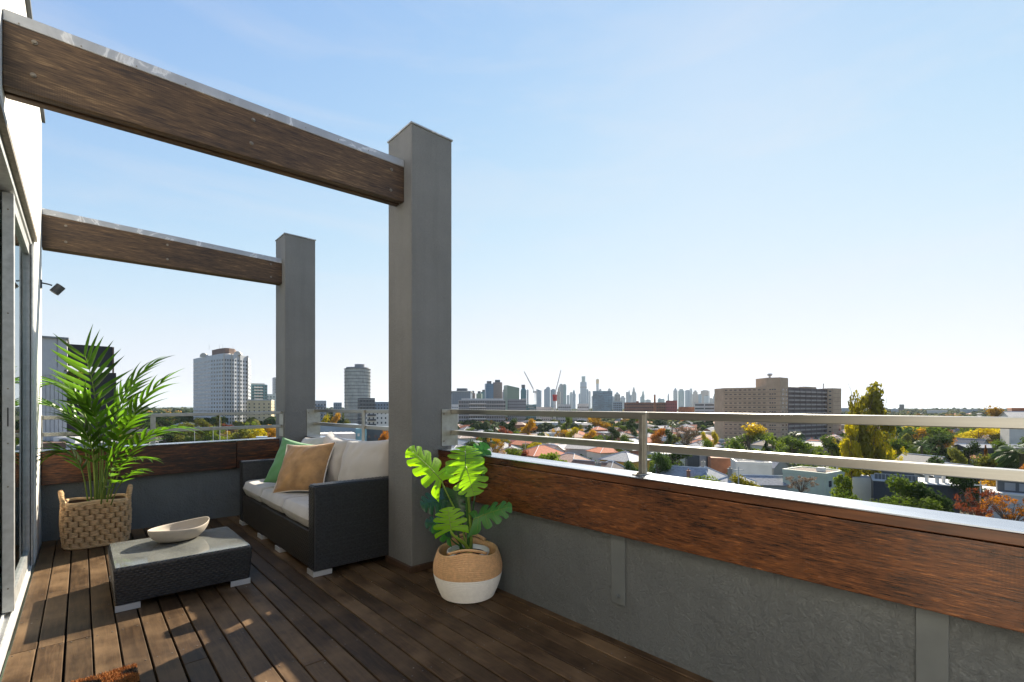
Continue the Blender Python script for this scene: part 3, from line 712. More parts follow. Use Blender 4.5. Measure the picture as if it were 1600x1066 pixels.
for v_ in range(2):
    m=MB()
    for q in range(4):
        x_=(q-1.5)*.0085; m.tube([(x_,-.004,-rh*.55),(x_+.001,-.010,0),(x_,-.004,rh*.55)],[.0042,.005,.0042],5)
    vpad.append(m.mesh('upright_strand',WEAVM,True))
for r_ in range(nrow):
    zc=.012+rh*(r_+.5)
    for c_ in range(ncol):
        an=an_at((c_+.5*(r_%2))*dS); k=bkr(an,zc)
        e=.01; k2=bkr(an+e,zc); k1=bkr(an-e,zc)
        tx=k2*math.cos(an+e)-k1*math.cos(an-e); ty=k2*math.sin(an+e)-k1*math.sin(an-e); rz=math.atan2(ty,tx)
        inst(pads[(r_*7+c_)%3],'woven_pad',bk,((k-.010)*math.cos(an),(k-.010)*math.sin(an),zc),rz)
        if r_<nrow:
            an=an_at((c_+.5+.5*(r_%2))*dS); k=bkr(an,zc)
            k2=bkr(an+e,zc); k1=bkr(an-e,zc); rz=math.atan2(k2*math.sin(an+e)-k1*math.sin(an-e),k2*math.cos(an+e)-k1*math.cos(an-e))
            inst(vpad[c_%2],'upright_strand',bk,((k-.010)*math.cos(an),(k-.010)*math.sin(an),zc),rz,scale=(1,.6,1))
def ring(z,off,r,n=90,tw=.0):
    pts=[]
    for i in range(n+1):
        an=2*math.pi*i/n; k=bkr(an,min(z,.36))+off; pts.append((k*math.cos(an),k*math.sin(an),z+.006*math.sin(3*an)*(z>.3)))
    return pts
m=MB(); m.tube(ring(.360,-.014,0),.014,8); m.tube(ring(.345,-.002,0),.009,6); m.build('rim',WEAVE,bk,smooth=True)
m=MB(); m.tube(ring(.012,-.004,0),.011,8); m.build('base_braid',WEAVE,bk,smooth=True)
for sx_ in (-1,1):
    pts=[]
    for i in range(13):
        a_=math.pi*i/12; pts.append((sx_*(.200+.016*math.sin(a_)), .075*math.cos(a_), .345+.105*math.sin(a_)))
    m=MB(); m.tube(pts,.014,8)
    for i in range(22):   # wrapping
        a_=math.pi*(i+.5)/22; p=Vector((sx_*(.200+.016*math.sin(a_)), .075*math.cos(a_), .345+.105*math.sin(a_)))
        p2=Vector((sx_*(.200+.016*math.sin(a_+.04)), .075*math.cos(a_+.04), .345+.105*math.sin(a_+.04)))
        m.tube([p,p2],.0165,8)
    m.build('handle',WEAVE,bk,smooth=True)

# ---------------------------------------------------------------- palm
palm = thing('potted_palm', 'tall kentia palm with arching feather fronds standing in the woven basket', 'palm', (.095,5.20,.05))
po = palm.location.copy()
def bez(p0,p1,p2,p3,n):
    out=[]
    for i in range(n+1):
        t=i/n; out.append(p0*(1-t)**3+p1*3*t*(1-t)**2+p2*3*t*t*(1-t)+p3*t**3)
    return out
m=MB(); m.cyl((0,0,.18),.120,.10,24); m.build('soil',SOIL,palm)
def leaflet(L, w, droop, side, R):
    m=MB(); n=7; vs=[]
    for i in range(n+1):
        t=i/n; ww=w*(math.sin(math.pi*min(1,t*1.02+.03)**.62)**.8)*(1 if t<.98 else .1)
        x=L*t; z=-droop*L*t*t
        vs+= [(x,-ww/2,z+ww*.16),(x,0,z-ww*.10),(x,ww/2,z+ww*.16)]
    fs=[]
    for i in range(n):
        a=i*3; fs+=[(a,a+1,a+4,a+3),(a+1,a+2,a+5,a+4)]
    m.add(vs,fs); return m
nleaf=[0]
def frond(base, ctrl, nl, Lmax, spread, droop, stem_r=.006, seed=0, start=.38, facing=None, wid=.020, flat=0.0):
    """rachis through photo-fitted points (world), leaflets both sides"""
    R=random.Random(seed)
    p0=base; p3=ctrl[-1]; p1=ctrl[0]; p2=ctrl[1]
    pts=bez(p0,p1,p2,p3,26)
    m=MB(); m.tube([p-po for p in pts],[stem_r*(1.25-.95*i/26) for i in range(27)],6)
    fr=m.build('frond',STEM,palm,smooth=True)
    for i in range(nl):
        t=start+(1-start)*(i+.5)/nl; k=t*26; a=int(min(k,25)); f_=k-a
        p=pts[a].lerp(pts[a+1],f_); tan=(pts[min(a+1,26)]-pts[a]).normalized()
        up=facing or Vector((0,0,1)); sidev=tan.cross(up)
        if sidev.length<.2: sidev=tan.cross(Vector((-.67,-.74,0)))
        sidev.normalize(); nrm=sidev.cross(tan).normalized()
        s=(t-start)/(1-start); L=Lmax*(.50+.9*math.sin(math.pi*(.12+.72*s)))*.72*R.uniform(.9,1.1)
        for sd_ in (-1,1):
            ang=spread*(1-.55*s)+R.uniform(-.08,.08)
            d=(tan*math.cos(ang)+sidev*sd_*math.sin(ang)+nrm*(.18-flat+R.uniform(-.08,.08))).normalized()
            yv=nrm.cross(d).normalized(); zv=d.cross(yv).normalized()
            if zv.z<0 and facing is None: zv=-zv; yv=-yv
            m=leaflet(L, wid*(.75+.5*math.sin(math.pi*s))*R.uniform(.9,1.15), droop*R.uniform(.6,1.4), sd_, R)
            M=Matrix((d,yv,zv)).transposed()
            m.v=[tuple(M@Vector(q)+(p-po)) for q in m.v]
            # gravity droop in world z
            m.v=[(q[0],q[1],q[2]) for q in m.v]
            m.build('leaflet',PALML,fr,smooth=True); nleaf[0]+=1
def PP(px,py,d): return P(px,d,py=py)
B=lambda dx=0,dy=0: Vector((.105+dx*.8,5.20+dy,.26))
toward=Vector((-.67,-.74,.25)).normalized()
frond(B(-.01,.0),  [PP(150,700,3.92),PP(160,620,3.9),PP(131,553,3.86)], 11, .36, 1.30,.12, .007, 1, .50, toward, .029)
frond(B(.03,.03),  [PP(168,700,3.95),PP(168,610,3.95),PP(245,566,4.0)], 10, .27, .62,.35, .006, 2, .38, None,.024)
frond(B(.05,.0),   [PP(178,720,3.9),PP(190,645,3.85),PP(257,594,3.8)], 10, .27, .60,.35, .006, 3, .38, None,.025)
frond(B(.06,-.02), [PP(182,740,3.8),PP(205,668,3.7),PP(285,668,3.6)], 10, .26, .60,.40, .006, 4, .42, None,.025)
frond(B(-.02,.02), [PP(148,690,4.0),PP(135,585,3.98),PP(73,602,3.95)], 10, .27, .70,.35, .006, 5, .42, None,.026)
frond(B(-.05,-.01),[PP(140,720,3.85),PP(132,640,3.8),PP(72,634,3.78)], 10, .27, .75,.35, .006, 6, .40, None,.027)
frond(B(-.07,-.04),[PP(132,745,3.75),PP(128,690,3.66),PP(80,712,3.6)], 9, .22, .75,.45, .005, 7, .42, None,.026)
frond(B(.05,-.06), [PP(175,740,3.7),PP(185,705,3.6),PP(236,718,3.52)], 8, .17, .85,.40, .005, 8, .42, None,.020)
frond(B(.0,-.03),  [PP(157,720,3.8),PP(165,640,3.7),PP(128,628,3.55)], 10, .22, .95,.45, .006, 9, .42, toward,.028)
frond(B(.02,.06),  [PP(165,700,4.1),PP(180,640,4.1),PP(212,600,4.15)], 9, .22, .9,.3, .005, 10, .42, toward,.025)
frond(B(.01,-.06), [PP(160,760,3.7),PP(170,735,3.6),PP(190,700,3.52)], 7, .14, .95,.4, .005, 11, .35, toward,.024)
if False: frond(B(-.03,.05), [PP(145,700,4.05),PP(140,640,4.05),PP(98,575,4.1)], 9, .22, .85,.3, .005, 21, .42, toward,.026)
frond(B(.03,.0), [PP(165,720,3.85),PP(185,670,3.75),PP(212,650,3.65)], 9, .20, .9,.45, .005, 22, .35, None,.028)
frond(B(-.02,-.03), [PP(150,720,3.8),PP(146,672,3.7),PP(112,655,3.6)], 9, .20, .9,.45, .005, 23, .35, None,.028)
if False: frond(B(.0,.0), [PP(160,700,3.9),PP(168,650,3.85),PP(180,600,3.8)], 9, .19, 1.0,.3, .005, 24, .35, toward,.028)
frond(B(.08,-.05), [PP(180,765,3.7),PP(195,735,3.62),PP(220,735,3.6)], 5, .13, .8,.5, .004, 12, .45, None,.026)
for i,(dx,dy,px,py,d) in enumerate([(-.03,.01,150,650,3.9),(.02,-.02,163,640,3.85),(.04,.02,175,668,3.9),(-.05,0,138,688,3.85)]):
    e=PP(px,py,d); b0=B(dx,dy); m=MB(); m.tube([p-po for p in bez(b0,b0.lerp(e,.4)+Vector((0,0,.02)),b0.lerp(e,.7),e,10)],[.008-.0005*k for k in range(11)],6)
    m.build('stem',STEM,palm,smooth=True)

# ---------------------------------------------------------------- monstera in rope basket
rb_ = thing('rope_basket', 'round coiled rope basket, tan above and white below, beside the near column', 'basket', (1.725,2.30,0))
def rbr(z):
    t=z/.29; return (.150+.052*math.sin(min(1,t*1.35+.02)*math.pi*.62)) if t<.6 else .150+.052*math.sin((.83)*math.pi*.62)*1.02-.05*((t-.6)/.4)**1.5*.75
def rope_prof(z0,z1,rr=.0052,inner=False):
    out=[]; k=int(round((z1-z0)/(2*rr)))
    for i in range(k):
        zc=z0+rr+i*(z1-z0)/k
        for a_ in (-70,-35,0,35,70):
            q=rad(a_); out.append((rbr(zc)+(rr*math.cos(q) if not inner else -.012), zc+rr*math.sin(q)))
    return out
def lathe_sq(prof,n=72,seed=0):
    m=MB(); vs=[]
    for r,z in prof:
        sq=max(0,(z-.12)/.17)
        for k in range(n):
            an=2*math.pi*k/n+.0; c_,s_=math.cos(an-HA),math.sin(an-HA)
            p=2+1.1*sq*0.6; kk=(abs(c_)**p+abs(s_)**p)**(-1/p); rr=r*(1+(kk-1)*sq)
            hl=.030*sq*(abs(c_)**10)     # rim rises at the two handles
            vs.append((rr*math.cos(an),rr*math.sin(an),z+hl))
    m.add(vs,[(i*n+k,i*n+(k+1)%n,(i+1)*n+(k+1)%n,(i+1)*n+k) for i in range(len(prof)-1) for k in range(n)]); return m
HA = rad(52)
m=lathe_sq([(0.0,.004),(.14,.003)]+rope_prof(.004,.138)); m.build('white_coils',ROPEW,rb_,smooth=True)
m=lathe_sq(rope_prof(.138,.268)); n_=len(m.v)
m.build('tan_coils',ROPE,rb_,smooth=True)
m=lathe_sq([(rbr(.266)+.004,.268),(rbr(.266)-.001,.273),(rbr(.266)-.008,.268),(rbr(.25)-.012,.24),(rbr(.2)-.012,.18),(.16,.10),(0,.09)]); m.build('inner_lining',ROPE,rb_,smooth=True)
for sgn_ in (0,math.pi):
    pts=[]
    for i in range(15):
        a_=math.pi*i/14; an=HA+sgn_+ (a_-math.pi/2)*.42; r_=rbr(.262)*1.0+.002
        pts.append((r_*math.cos(an),r_*math.sin(an),.285+.030*math.sin(a_)))
    m=MB(); m.tube(pts,.0065,8); m.tube([(p[0]*.97,p[1]*.97,p[2]-.006) for p in pts],.0055,8); m.build('handle',ROPE,rb_,smooth=True)
pt=thing('plant_pot','plain white round pot set inside the rope basket','pot',(1.735,2.31,.095))
MB().lathe([(.09,.002),(.115,.13),(.128,.150),(.128,.165),(.116,.165),(.112,.14),(0,.138)],40).build('vessel',POT,pt,smooth=True)
MB().cyl((0,0,.136),.108,.006,24).build('soil',SOIL,pt)
mo = thing('monstera_plant','split-leaf monstera plant with bright and dark leaves in the rope basket','plant',(1.735,2.31,.235))
mp=mo.location.copy()
def monleaf(base,tip,width,nrm,mat,curl=.12,cup=.15,nf=5,seed=0,petiole=None,stemmat=None,pr_=.005):
    nf=5 if width>.17 else 4; R=random.Random(seed); base=Vector(base); tip=Vector(tip); ax=(tip-base); L=ax.length; ax.normalize()
    nrm=Vector(nrm); nrm=(nrm-ax*nrm.dot(ax)).normalized(); sv=ax.cross(nrm).normalized()
    n=90; M=12; m=MB(); vs=[]; idx={}
    offs=[R.uniform(-.03,.03) for _ in range(nf+2)]
    for side in (-1,1):
        for i in range(n+1):
            t=i/n
            w=width*.5*(max(0,(1-t))**.55)*(.80+.75*t-.35*t*t)*1.12
            for j in range(M+1):
                s_=j/M
                sweep=(-.26*(1-t)**2.5+.30*t*(1-t)*2)*s_**1.4
                pq=(t*nf+offs[int(min(t,.999)*nf)%len(offs)]*2+(0 if side>0 else .35))%1; pq=max(0,(pq-.27)/.73); w_=w*(1-.20*abs(2*pq-1)**3*(1 if .08<t<.92 else 0))
                y=(t+sweep)*L*.94+.0*L; x=side*w_*s_
                z=-curl*L*((t+sweep)**2) - cup*L*(s_**1.6)*.35*(w/width*2) + .02*L*math.sin(t*nf*2*math.pi)*s_*(.5)
                idx[(side,i,j)]=len(vs); vs.append(base+ax*y+sv*x+nrm*z-mp)
    fs=[]
    for side in (-1,1):
        for i in range(n):
            t=(i+.5)/n; ph=(t*nf+offs[int(t*nf)%len(offs)]*2+(0 if side>0 else .35))%1
            for j in range(M):
                s_=(j+.5)/M
                s0=.30+.25*abs(math.sin(7.3*int(t*nf)+side+seed)); gapw=.24*(max(0,(s_-s0))/(1-s0))**.7+.05
                if s_>s0 and .10<t<.90 and ph<gapw: continue
                if t<.12 and s_<.0: continue
                q=(idx[(side,i,j)],idx[(side,i,j+1)],idx[(side,i+1,j+1)],idx[(side,i+1,j)])
                fs.append(q if side>0 else q[::-1])
    m.add(vs,fs)
    # midrib
    o=m.build('leaf',mat,mo,smooth=True)
    mr=MB(); mr.tube([base+ax*(t*L*.93)+nrm*(-curl*L*t*t+.0015)-mp for t in [i/8 for i in range(9)]],[.0028-.00028*i for i in range(9)],5)
    for side in (-1,1):
        for q in range(nf):
            t0=(q+.72-(0 if side>0 else .35))/nf
            if not .03<t0<.9: continue
            vp=[]
            for s_ in (0,.25,.5,.75,.9):
                w=width*.5*(max(0,(1-t0))**.55)*(.80+.75*t0-.35*t0*t0)*1.12; sw=(-.26*(1-t0)**2.5+.30*t0*(1-t0)*2)*s_**1.4
                vp.append(base+ax*((t0+sw)*L*.94)+sv*(side*w*s_)+nrm*(-curl*L*((t0+sw)**2)-cup*L*(s_**1.6)*.35*(w/width*2)+.02*L*math.sin(t0*nf*2*math.pi)*s_*.5+.0012)-mp)
            mr.tube(vp,[.0013,.0011,.0009,.0007,.0004],4)
    mr.build('midrib',stemmat or STEM,o,smooth=True)
    if petiole is not None:
        b0=Vector(petiole); mid=b0.lerp(base,.5)+Vector((0,0,.05))
        m=MB(); m.tube([p-mp for p in bez(b0,b0+Vector((0,0,(base.z-b0.z)*.45)),base+Vector((0,0,-.05)),base,14)],[pr_*(1.3-.6*i/14) for i in range(15)],7)
        m.build('stem',stemmat or STEM,mo,smooth=True)
cz=.24
tw=Vector((-.6,-.7,.45))      # facing the camera, tilted up
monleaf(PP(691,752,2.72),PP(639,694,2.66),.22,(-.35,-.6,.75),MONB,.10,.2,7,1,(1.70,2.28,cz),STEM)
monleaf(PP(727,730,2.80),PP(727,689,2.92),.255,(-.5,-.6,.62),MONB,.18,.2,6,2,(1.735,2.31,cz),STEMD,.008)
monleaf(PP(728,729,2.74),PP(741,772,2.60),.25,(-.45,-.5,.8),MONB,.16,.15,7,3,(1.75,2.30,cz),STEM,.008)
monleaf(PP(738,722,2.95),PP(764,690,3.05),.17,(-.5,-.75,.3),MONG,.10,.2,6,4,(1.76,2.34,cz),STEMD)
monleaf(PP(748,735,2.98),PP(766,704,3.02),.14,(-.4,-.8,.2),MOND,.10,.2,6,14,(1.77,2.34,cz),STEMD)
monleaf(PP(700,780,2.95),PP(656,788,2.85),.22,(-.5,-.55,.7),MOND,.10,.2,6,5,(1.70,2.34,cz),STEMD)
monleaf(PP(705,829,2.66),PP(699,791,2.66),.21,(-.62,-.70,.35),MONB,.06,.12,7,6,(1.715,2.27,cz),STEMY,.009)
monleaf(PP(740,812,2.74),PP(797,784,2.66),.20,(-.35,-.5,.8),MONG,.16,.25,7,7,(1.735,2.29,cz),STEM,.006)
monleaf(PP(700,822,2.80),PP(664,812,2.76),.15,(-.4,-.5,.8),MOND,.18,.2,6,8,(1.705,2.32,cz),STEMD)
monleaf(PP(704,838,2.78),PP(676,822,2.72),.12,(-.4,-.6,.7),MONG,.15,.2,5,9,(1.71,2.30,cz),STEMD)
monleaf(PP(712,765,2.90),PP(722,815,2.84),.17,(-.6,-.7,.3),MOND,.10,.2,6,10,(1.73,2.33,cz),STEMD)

# ---------------------------------------------------------------- doormat
mt = thing('doormat','corner of a shaggy orange and black coir doormat on the deck at bottom left','mat',(0,2.3,0))
m=MB(); R=random.Random(4)
m.box(-.22,.174,2.1,2.604,.003,.014); pobj(m,'backing',COIRD,mt)
m=MB()
for i in range(9000):
    x=R.uniform(-.10,.176); y=R.uniform(2.36,2.606)
    dk = (math.sin(x*40+math.sin(y*30)*1.5)+math.sin(y*55))>.75
    m.mi = 1 if dk else 0
    a=R.uniform(0,6.28); l=R.uniform(.004,.009); hx_=R.uniform(-.004,.004)
    m.add([(x-l/5*math.cos(a),y-l/5*math.sin(a),.013),(x+l/5*math.cos(a),y+l/5*math.sin(a),.013),(x+hx_,y+R.uniform(-.004,.004),.013+l*1.6)],[(0,1,2)])
stuff(pobj(m,'coir_pile',[COIR,COIRD],mt))
# ================================================================ THE CITY BELOW
def m_ground():
    m, nt, b, out = newmat('suburb_ground'); v = coords(nt,(1,1,1),False)
    n1 = noise(nt, v, .012, 6, .65); n2 = noise(nt, v, .09, 5, .6)
    c1 = ramp(nt, n2, [(.35,(.035,.055,.02)),(.5,(.06,.075,.03)),(.62,(.14,.13,.10)),(.75,(.20,.18,.15))])
    c2 = ramp(nt, n1, [(.4,(.03,.05,.02)),(.55,(.07,.07,.045)),(.7,(.16,.12,.08))])
    nt.links.new(mixc(nt,.45,c1,c2), b.inputs['Base Color']); b.inputs['Roughness'].default_value = .95; return m
G0 = P(800, 6000)
m = MB(); W_ = 14500; m.add([(G0.x-W_,G0.y-W_,GZ),(G0.x+W_,G0.y-W_,GZ),(G0.x+W_,G0.y+W_,GZ),(G0.x-W_,G0.y+W_,GZ)],[(0,1,2,3)])
struct(m.build('ground', m_ground()))
ASPH = simple('asphalt', (.055,.055,.058), .9, .2, .4)
CONC = simple('pale_concrete', (.42,.40,.36), .85, .15, .5)
def road(name, p0, p1, w, z, mat=ASPH):
    d = (p1-p0).normalized(); n = Vector((-d.y,d.x,0))*w/2
    return struct(MB().add([(p0-n).to_tuple()[:2]+(z,),(p1-n).to_tuple()[:2]+(z,),(p1+n).to_tuple()[:2]+(z,),(p0+n).to_tuple()[:2]+(z,)],[(0,1,2,3)]).build(name, mat))
road('road', P(230,150), P(285,900), 12, GZ+.01)
road('road', P(1700,175), P(850,230), 8, GZ+.014)
road('road', P(1650,330), P(700,330), 9, GZ+.018)
road('road', P(1090,95), P(1010,900), 8, GZ+.022)
struct(MB().box(0,1,0,1,0,1).build('paved_yard', CONC)) if False else None
road('paved_yard', P(205,300), P(300,330), 40, GZ+.006, CONC)

# water of the bay and far hills ---------------------------------------------------
WAT = simple('bay_water', (.10,.16,.22), .25, .1, .01)
a_,b_,c_,d_ = P(1180,6200),P(1900,6200),P(2600,15000),P(1150,15000)
struct(MB().add([(p.x,p.y,GZ+.6) for p in (a_,b_,c_,d_)],[(0,1,2,3)]).build('bay', WAT))
HILL = simple('far_hill', (.05,.075,.07), .95, .2, .002)
m = MB(); R = random.Random(2); N_ = 60
for i in range(N_):
    px0 = -250+i*12; px1 = px0+12
def ridge(pa, pb, d, hfun, n, name):
    m = MB(); vs = []
    for i in range(n+1):
        px = pa+(pb-pa)*i/n; h = hfun(px)
        for dd,k in ((-1200,0),(-500,.7),(0,1),(700,.6),(1500,0)):
            p = P(px, d+dd); vs.append((p.x,p.y,GZ+h*k))
    fs = [(i*5+j,(i+1)*5+j,(i+1)*5+j+1,i*5+j+1) for i in range(n) for j in range(4)]
    m.add(vs,fs); return struct(m.build(name, HILL, smooth=True))
ridge(-200, 420, 9000, lambda x: 22+16*math.sin(x/60)+9*math.sin(x/23+1)+ (22 if 200<x<330 else 0), 60, 'hills')

# ---------------------------------------------------------------- tree kit
LEAFC = {
 'dark green': m_leaf('foliage_dark', (.034,.056,.016), .3, .85, .45, .8, .2, .03),
 'green': m_leaf('foliage_green', (.080,.115,.020), .35, .85, .45, .8, .2, .03),
 'olive': m_leaf('foliage_olive', (.13,.135,.03), .35, .85, .45, .8, .2, .03),
 'lime green': m_leaf('foliage_lime', (.17,.22,.03), .3, .85, .4, .8, .15, .03),
 'yellow': m_leaf('foliage_yellow', (.40,.33,.03), .35, .85, .4, .8, .15, .03),
 'golden': m_leaf('foliage_gold', (.36,.21,.03), .35, .85, .4, .8, .15, .03),
 'orange': m_leaf('foliage_orange', (.28,.12,.03), .35, .85, .4, .8, .15, .03),
 'rust red': m_leaf('foliage_red', (.17,.055,.03), .35, .85, .45, .8, .2, .03),
 'grey brown': m_leaf('foliage_twig', (.17,.12,.08), .2, .7, .3, .5, .2, .1),
}
def m_leaf2(name, ca, cb):   # crown green below and yellow towards the outer top leaves (autumn turning)
    m = m_leaf(name, ca, .35, .6, .3, .5, .1, .2); nt = m.node_tree
    tc = nt.nodes.new('ShaderNodeTexCoord'); sx = nt.nodes.new('ShaderNodeSeparateXYZ'); nt.links.new(tc.outputs['Object'], sx.inputs[0])
    f = ramp(nt, mth(nt,'ADD', sx.outputs[2], mth(nt,'SUBTRACT', mth(nt,'MULTIPLY', noise(nt, coords(nt), 3, 4), .6), .18)), [(.80,(0,0,0)),(1.0,(1,1,1))])
    for n in nt.nodes:
        if n.type == 'HUE_SAT':
            src = n.inputs['Color'].links
            if src and src[0].from_node.type == 'VALTORGB':
                nt.links.new(mixc(nt, f, src[0].from_socket, cb), n.inputs['Color']); break
    return m
LEAFC['yellow-topped green'] = m_leaf2('foliage_turning', (.10,.15,.03), (.55,.38,.03))
LEAFC['gold green'] = m_leaf('foliage_poplar', (.165,.15,.025), .4, .85, .6, .8, .15, .03)
BARK = simple('bark', (.10,.075,.055), .9, .3, 3)
crowns = {}
def crown_mesh(kind, seed, nf, leaf):
    """unit crown: about 1 wide, 0..1 tall, made of leaf clumps on lobes; trunk and limbs separate"""
    R = random.Random(seed); m = MB(); lobes = []
    if kind == 'round':
        for i in range(38):
            a = 2.4*i; z = .2+.68*((i*.618)%1); rr = .36*math.sqrt(max(.02,1-((z-.45)/.50)**2))*R.uniform(.75,1.05)
            lobes.append((Vector((rr*math.cos(a)*R.uniform(.5,1), rr*math.sin(a)*R.uniform(.5,1), z)), R.uniform(.10,.20)))
    elif kind == 'spread':
        for i in range(24):
            a = R.uniform(0,6.28); q = R.uniform(.1,1)**.5; z = .45+.30*(1-q*q)+R.uniform(-.12,.08)
            lobes.append((Vector((.42*q*math.cos(a), .42*q*math.sin(a), z)), R.uniform(.08,.15)))
    elif kind == 'column':
        for i in range(26):
            z = R.uniform(.06,.95); a = R.uniform(0,6.28); rr = .28*(1-abs(z-.42)*1.1)
            lobes.append((Vector((rr*math.cos(a)*R.uniform(.3,1), rr*math.sin(a)*R.uniform(.3,1), z)), R.uniform(.07,.14)))
    elif kind == 'cone':
        for i in range(24):
            z = R.uniform(.04,.97); a = R.uniform(0,6.28); rr = .36*(1-z)
            lobes.append((Vector((rr*math.cos(a), rr*math.sin(a), z)), .05+.12*(1-z)))
    elif kind == 'hedge':
        for i in range(26):
            lobes.append((Vector((R.uniform(-.42,.42), R.uniform(-.2,.2), R.uniform(.2,.8))), R.uniform(.12,.2)))
    elif kind == 'open':
        for i in range(30):
            a = R.uniform(0,6.28); q = R.uniform(.2,1); z = .35+.5*R.random()
            lobes.append((Vector((.45*q*math.cos(a), .45*q*math.sin(a), z)), R.uniform(.05,.11)))
    per = nf//len(lobes)
    for c, r in lobes:
        for k in range(per):
            d = Vector((R.gauss(0,1),R.gauss(0,1),R.gauss(0,1))).normalized(); q = R.uniform(.55,1.08)
            p = c + Vector((d.x, d.y, d.z*.85))*r*q
            if p.z < .02: p.z = .02+R.random()*.03
            n = (d+Vector((R.gauss(0,.5),R.gauss(0,.5),R.gauss(0,.5)))).normalized()
            u = n.orthogonal().normalized(); v = n.cross(u); s = leaf*R.uniform(.6,1.3); an = R.uniform(0,6.28)
            u2 = u*math.cos(an)+v*math.sin(an); v2 = n.cross(u2)
            m.add([p-u2*s-v2*s*.4, p+u2*s*.9-v2*s*.5, p+u2*s*.3+v2*s, p-u2*s*.6+v2*s*.8],[(0,1,2,3)])
    mx = sorted(abs(v[0]) for v in m.v)[int(len(m.v)*.985)]; my = sorted(abs(v[1]) for v in m.v)[int(len(m.v)*.985)]; mz = sorted(v[2] for v in m.v)[int(len(m.v)*.995)]
    q = max(mx,my) if kind != 'hedge' else mx
    m.v = [(v[0]*.5/q, v[1]*.5/q, v[2]/mz) for v in m.v]
    return m.mesh('crown', LEAFC['green'])
for kind in ('round','spread','column','cone','hedge','open'):
    crowns[kind] = [(crown_mesh(kind, i*7+len(kind), 3200 if kind!='open' else 1500, .022 if kind!='open' else .016), crown_mesh(kind, i*5+2+len(kind), 900 if kind!='open' else 600, .034)) for i in range(3)]
def trunk_mesh(seed, top, spread, bare=False):
    R = random.Random(seed); m = MB()
    m.tube([(0,0,0),(.01,.0,top*.5),(0,.01,top)],[.028,.022,.017],7)
    nb = 16 if bare else 6
    for i in range(nb):
        a = 2*math.pi*i/nb+R.uniform(-.3,.3); z0 = top*R.uniform(.6,1); e = Vector((spread*math.cos(a),spread*math.sin(a),R.uniform(.7,.95)))
        mid = Vector((e.x*.4,e.y*.4,z0+(e.z-z0)*.6)); m.tube([(0,0,z0),mid,e],[.014,.009,.003],4)
        if bare:
            for k in range(7):
                q = mid.lerp(e, R.random()); m.tube([q, q+Vector((R.uniform(-.14,.14),R.uniform(-.14,.14),R.uniform(.02,.16)))],[.004,.0015],3)
    return m.mesh('trunk', BARK)
trunks = [trunk_mesh(i,.35,.22) for i in range(3)]; bare_t = [trunk_mesh(i+9,.28,.36,True) for i in range(2)]
ntree = [0]; placed = []
def tree(px, d, w, h, colr, kind='round', label=None, group=None, base=GZ, dense=True, bare=False, name=None, depth=None):
    R = random.Random(ntree[0]*13+5); ntree[0] += 1
    p = P(px, d)
    t = thing(name or {'round':'round_tree','spread':'spreading_tree','column':'columnar_tree','cone':'conifer_tree','hedge':'hedge','open':'open_tree'}[kind],
              label, 'hedge' if kind=='hedge' else 'tree', (p.x,p.y,base), (-A if kind=='hedge' else R.uniform(0,6.28)), group)
    placed.append((p.x,p.y,w/2))
    me = crowns[kind][R.randrange(3)][0 if dense else 1]
    c = inst(me, 'crown', t, scale=(w,depth or w,h), mat=LEAFC[colr])
    if kind != 'hedge' or bare:
        tk = inst((bare_t if bare else trunks)[R.randrange(2)], 'trunk', t, scale=(w,w,h))
    return t
def tree_px(px0, px1, ytop, d, colr, kind, label, **k):
    w = (px1-px0)/F*d; h = (H-(ytop-637)/F*d) - k.get('base',GZ)
    return tree((px0+px1)/2, d, w*1.06, h*1.02, colr, kind, label, **k)
# palms
PALMD = m_leaf('palm_far', (.07,.12,.035), .3, .5, .3, 2, .15, .3)
def palm_mesh(seed, n, drop):
    R = random.Random(seed); m = MB()
    for i in range(n):
        a = 2*math.pi*i/n*2.4+R.uniform(-.2,.2); el = R.uniform(-.5,1.2); L = 1
        pts = []
        for k in range(7):
            t = k/6; r = L*t*math.cos(el)*(1-.15*t); z = L*t*math.sin(el)-drop*t*t
            pts.append(Vector((r*math.cos(a), r*math.sin(a), z)))
        s = Vector((-math.sin(a),math.cos(a),0))
        for k in range(18):
            t = .15+.85*k/18; q = t*6; j = int(min(q,5)); p = pts[j].lerp(pts[j+1], q-j); l = .22*math.sin(math.pi*min(1,t*.9+.1))+.04
            for sd_ in (-1,1):
                e = p+s*sd_*l+Vector((0,0,-l*.5)) + (pts[j+1]-pts[j]).normalized()*l*.5
                w = Vector((math.cos(a),math.sin(a),0))*.022
                m.add([p-w,p+w,e],[(0,1,2)])
    return m.mesh('crown', PALMD)
palmc = [palm_mesh(1,34,.55), palm_mesh(2,22,.45)]
def palm_far(px, d, ytop, r, label, v=0, base=GZ):
    p = P(px,d); zt = H-(ytop-637)/F*d - r*.9; t = thing('palm_tree', label, 'palm tree', (p.x,p.y,base), 0)
    inst(palmc[v],'crown',t,(0,0,zt-base),0,(r,r,r))
    m = MB(); hh = zt-base; m.tube([(0,0,0),(.1,0,hh*.5),(0,0,hh)],[.45,.38,.5 if v==0 else .3],8); m.build('trunk', BARK, t)
    placed.append((p.x,p.y,r)); return t

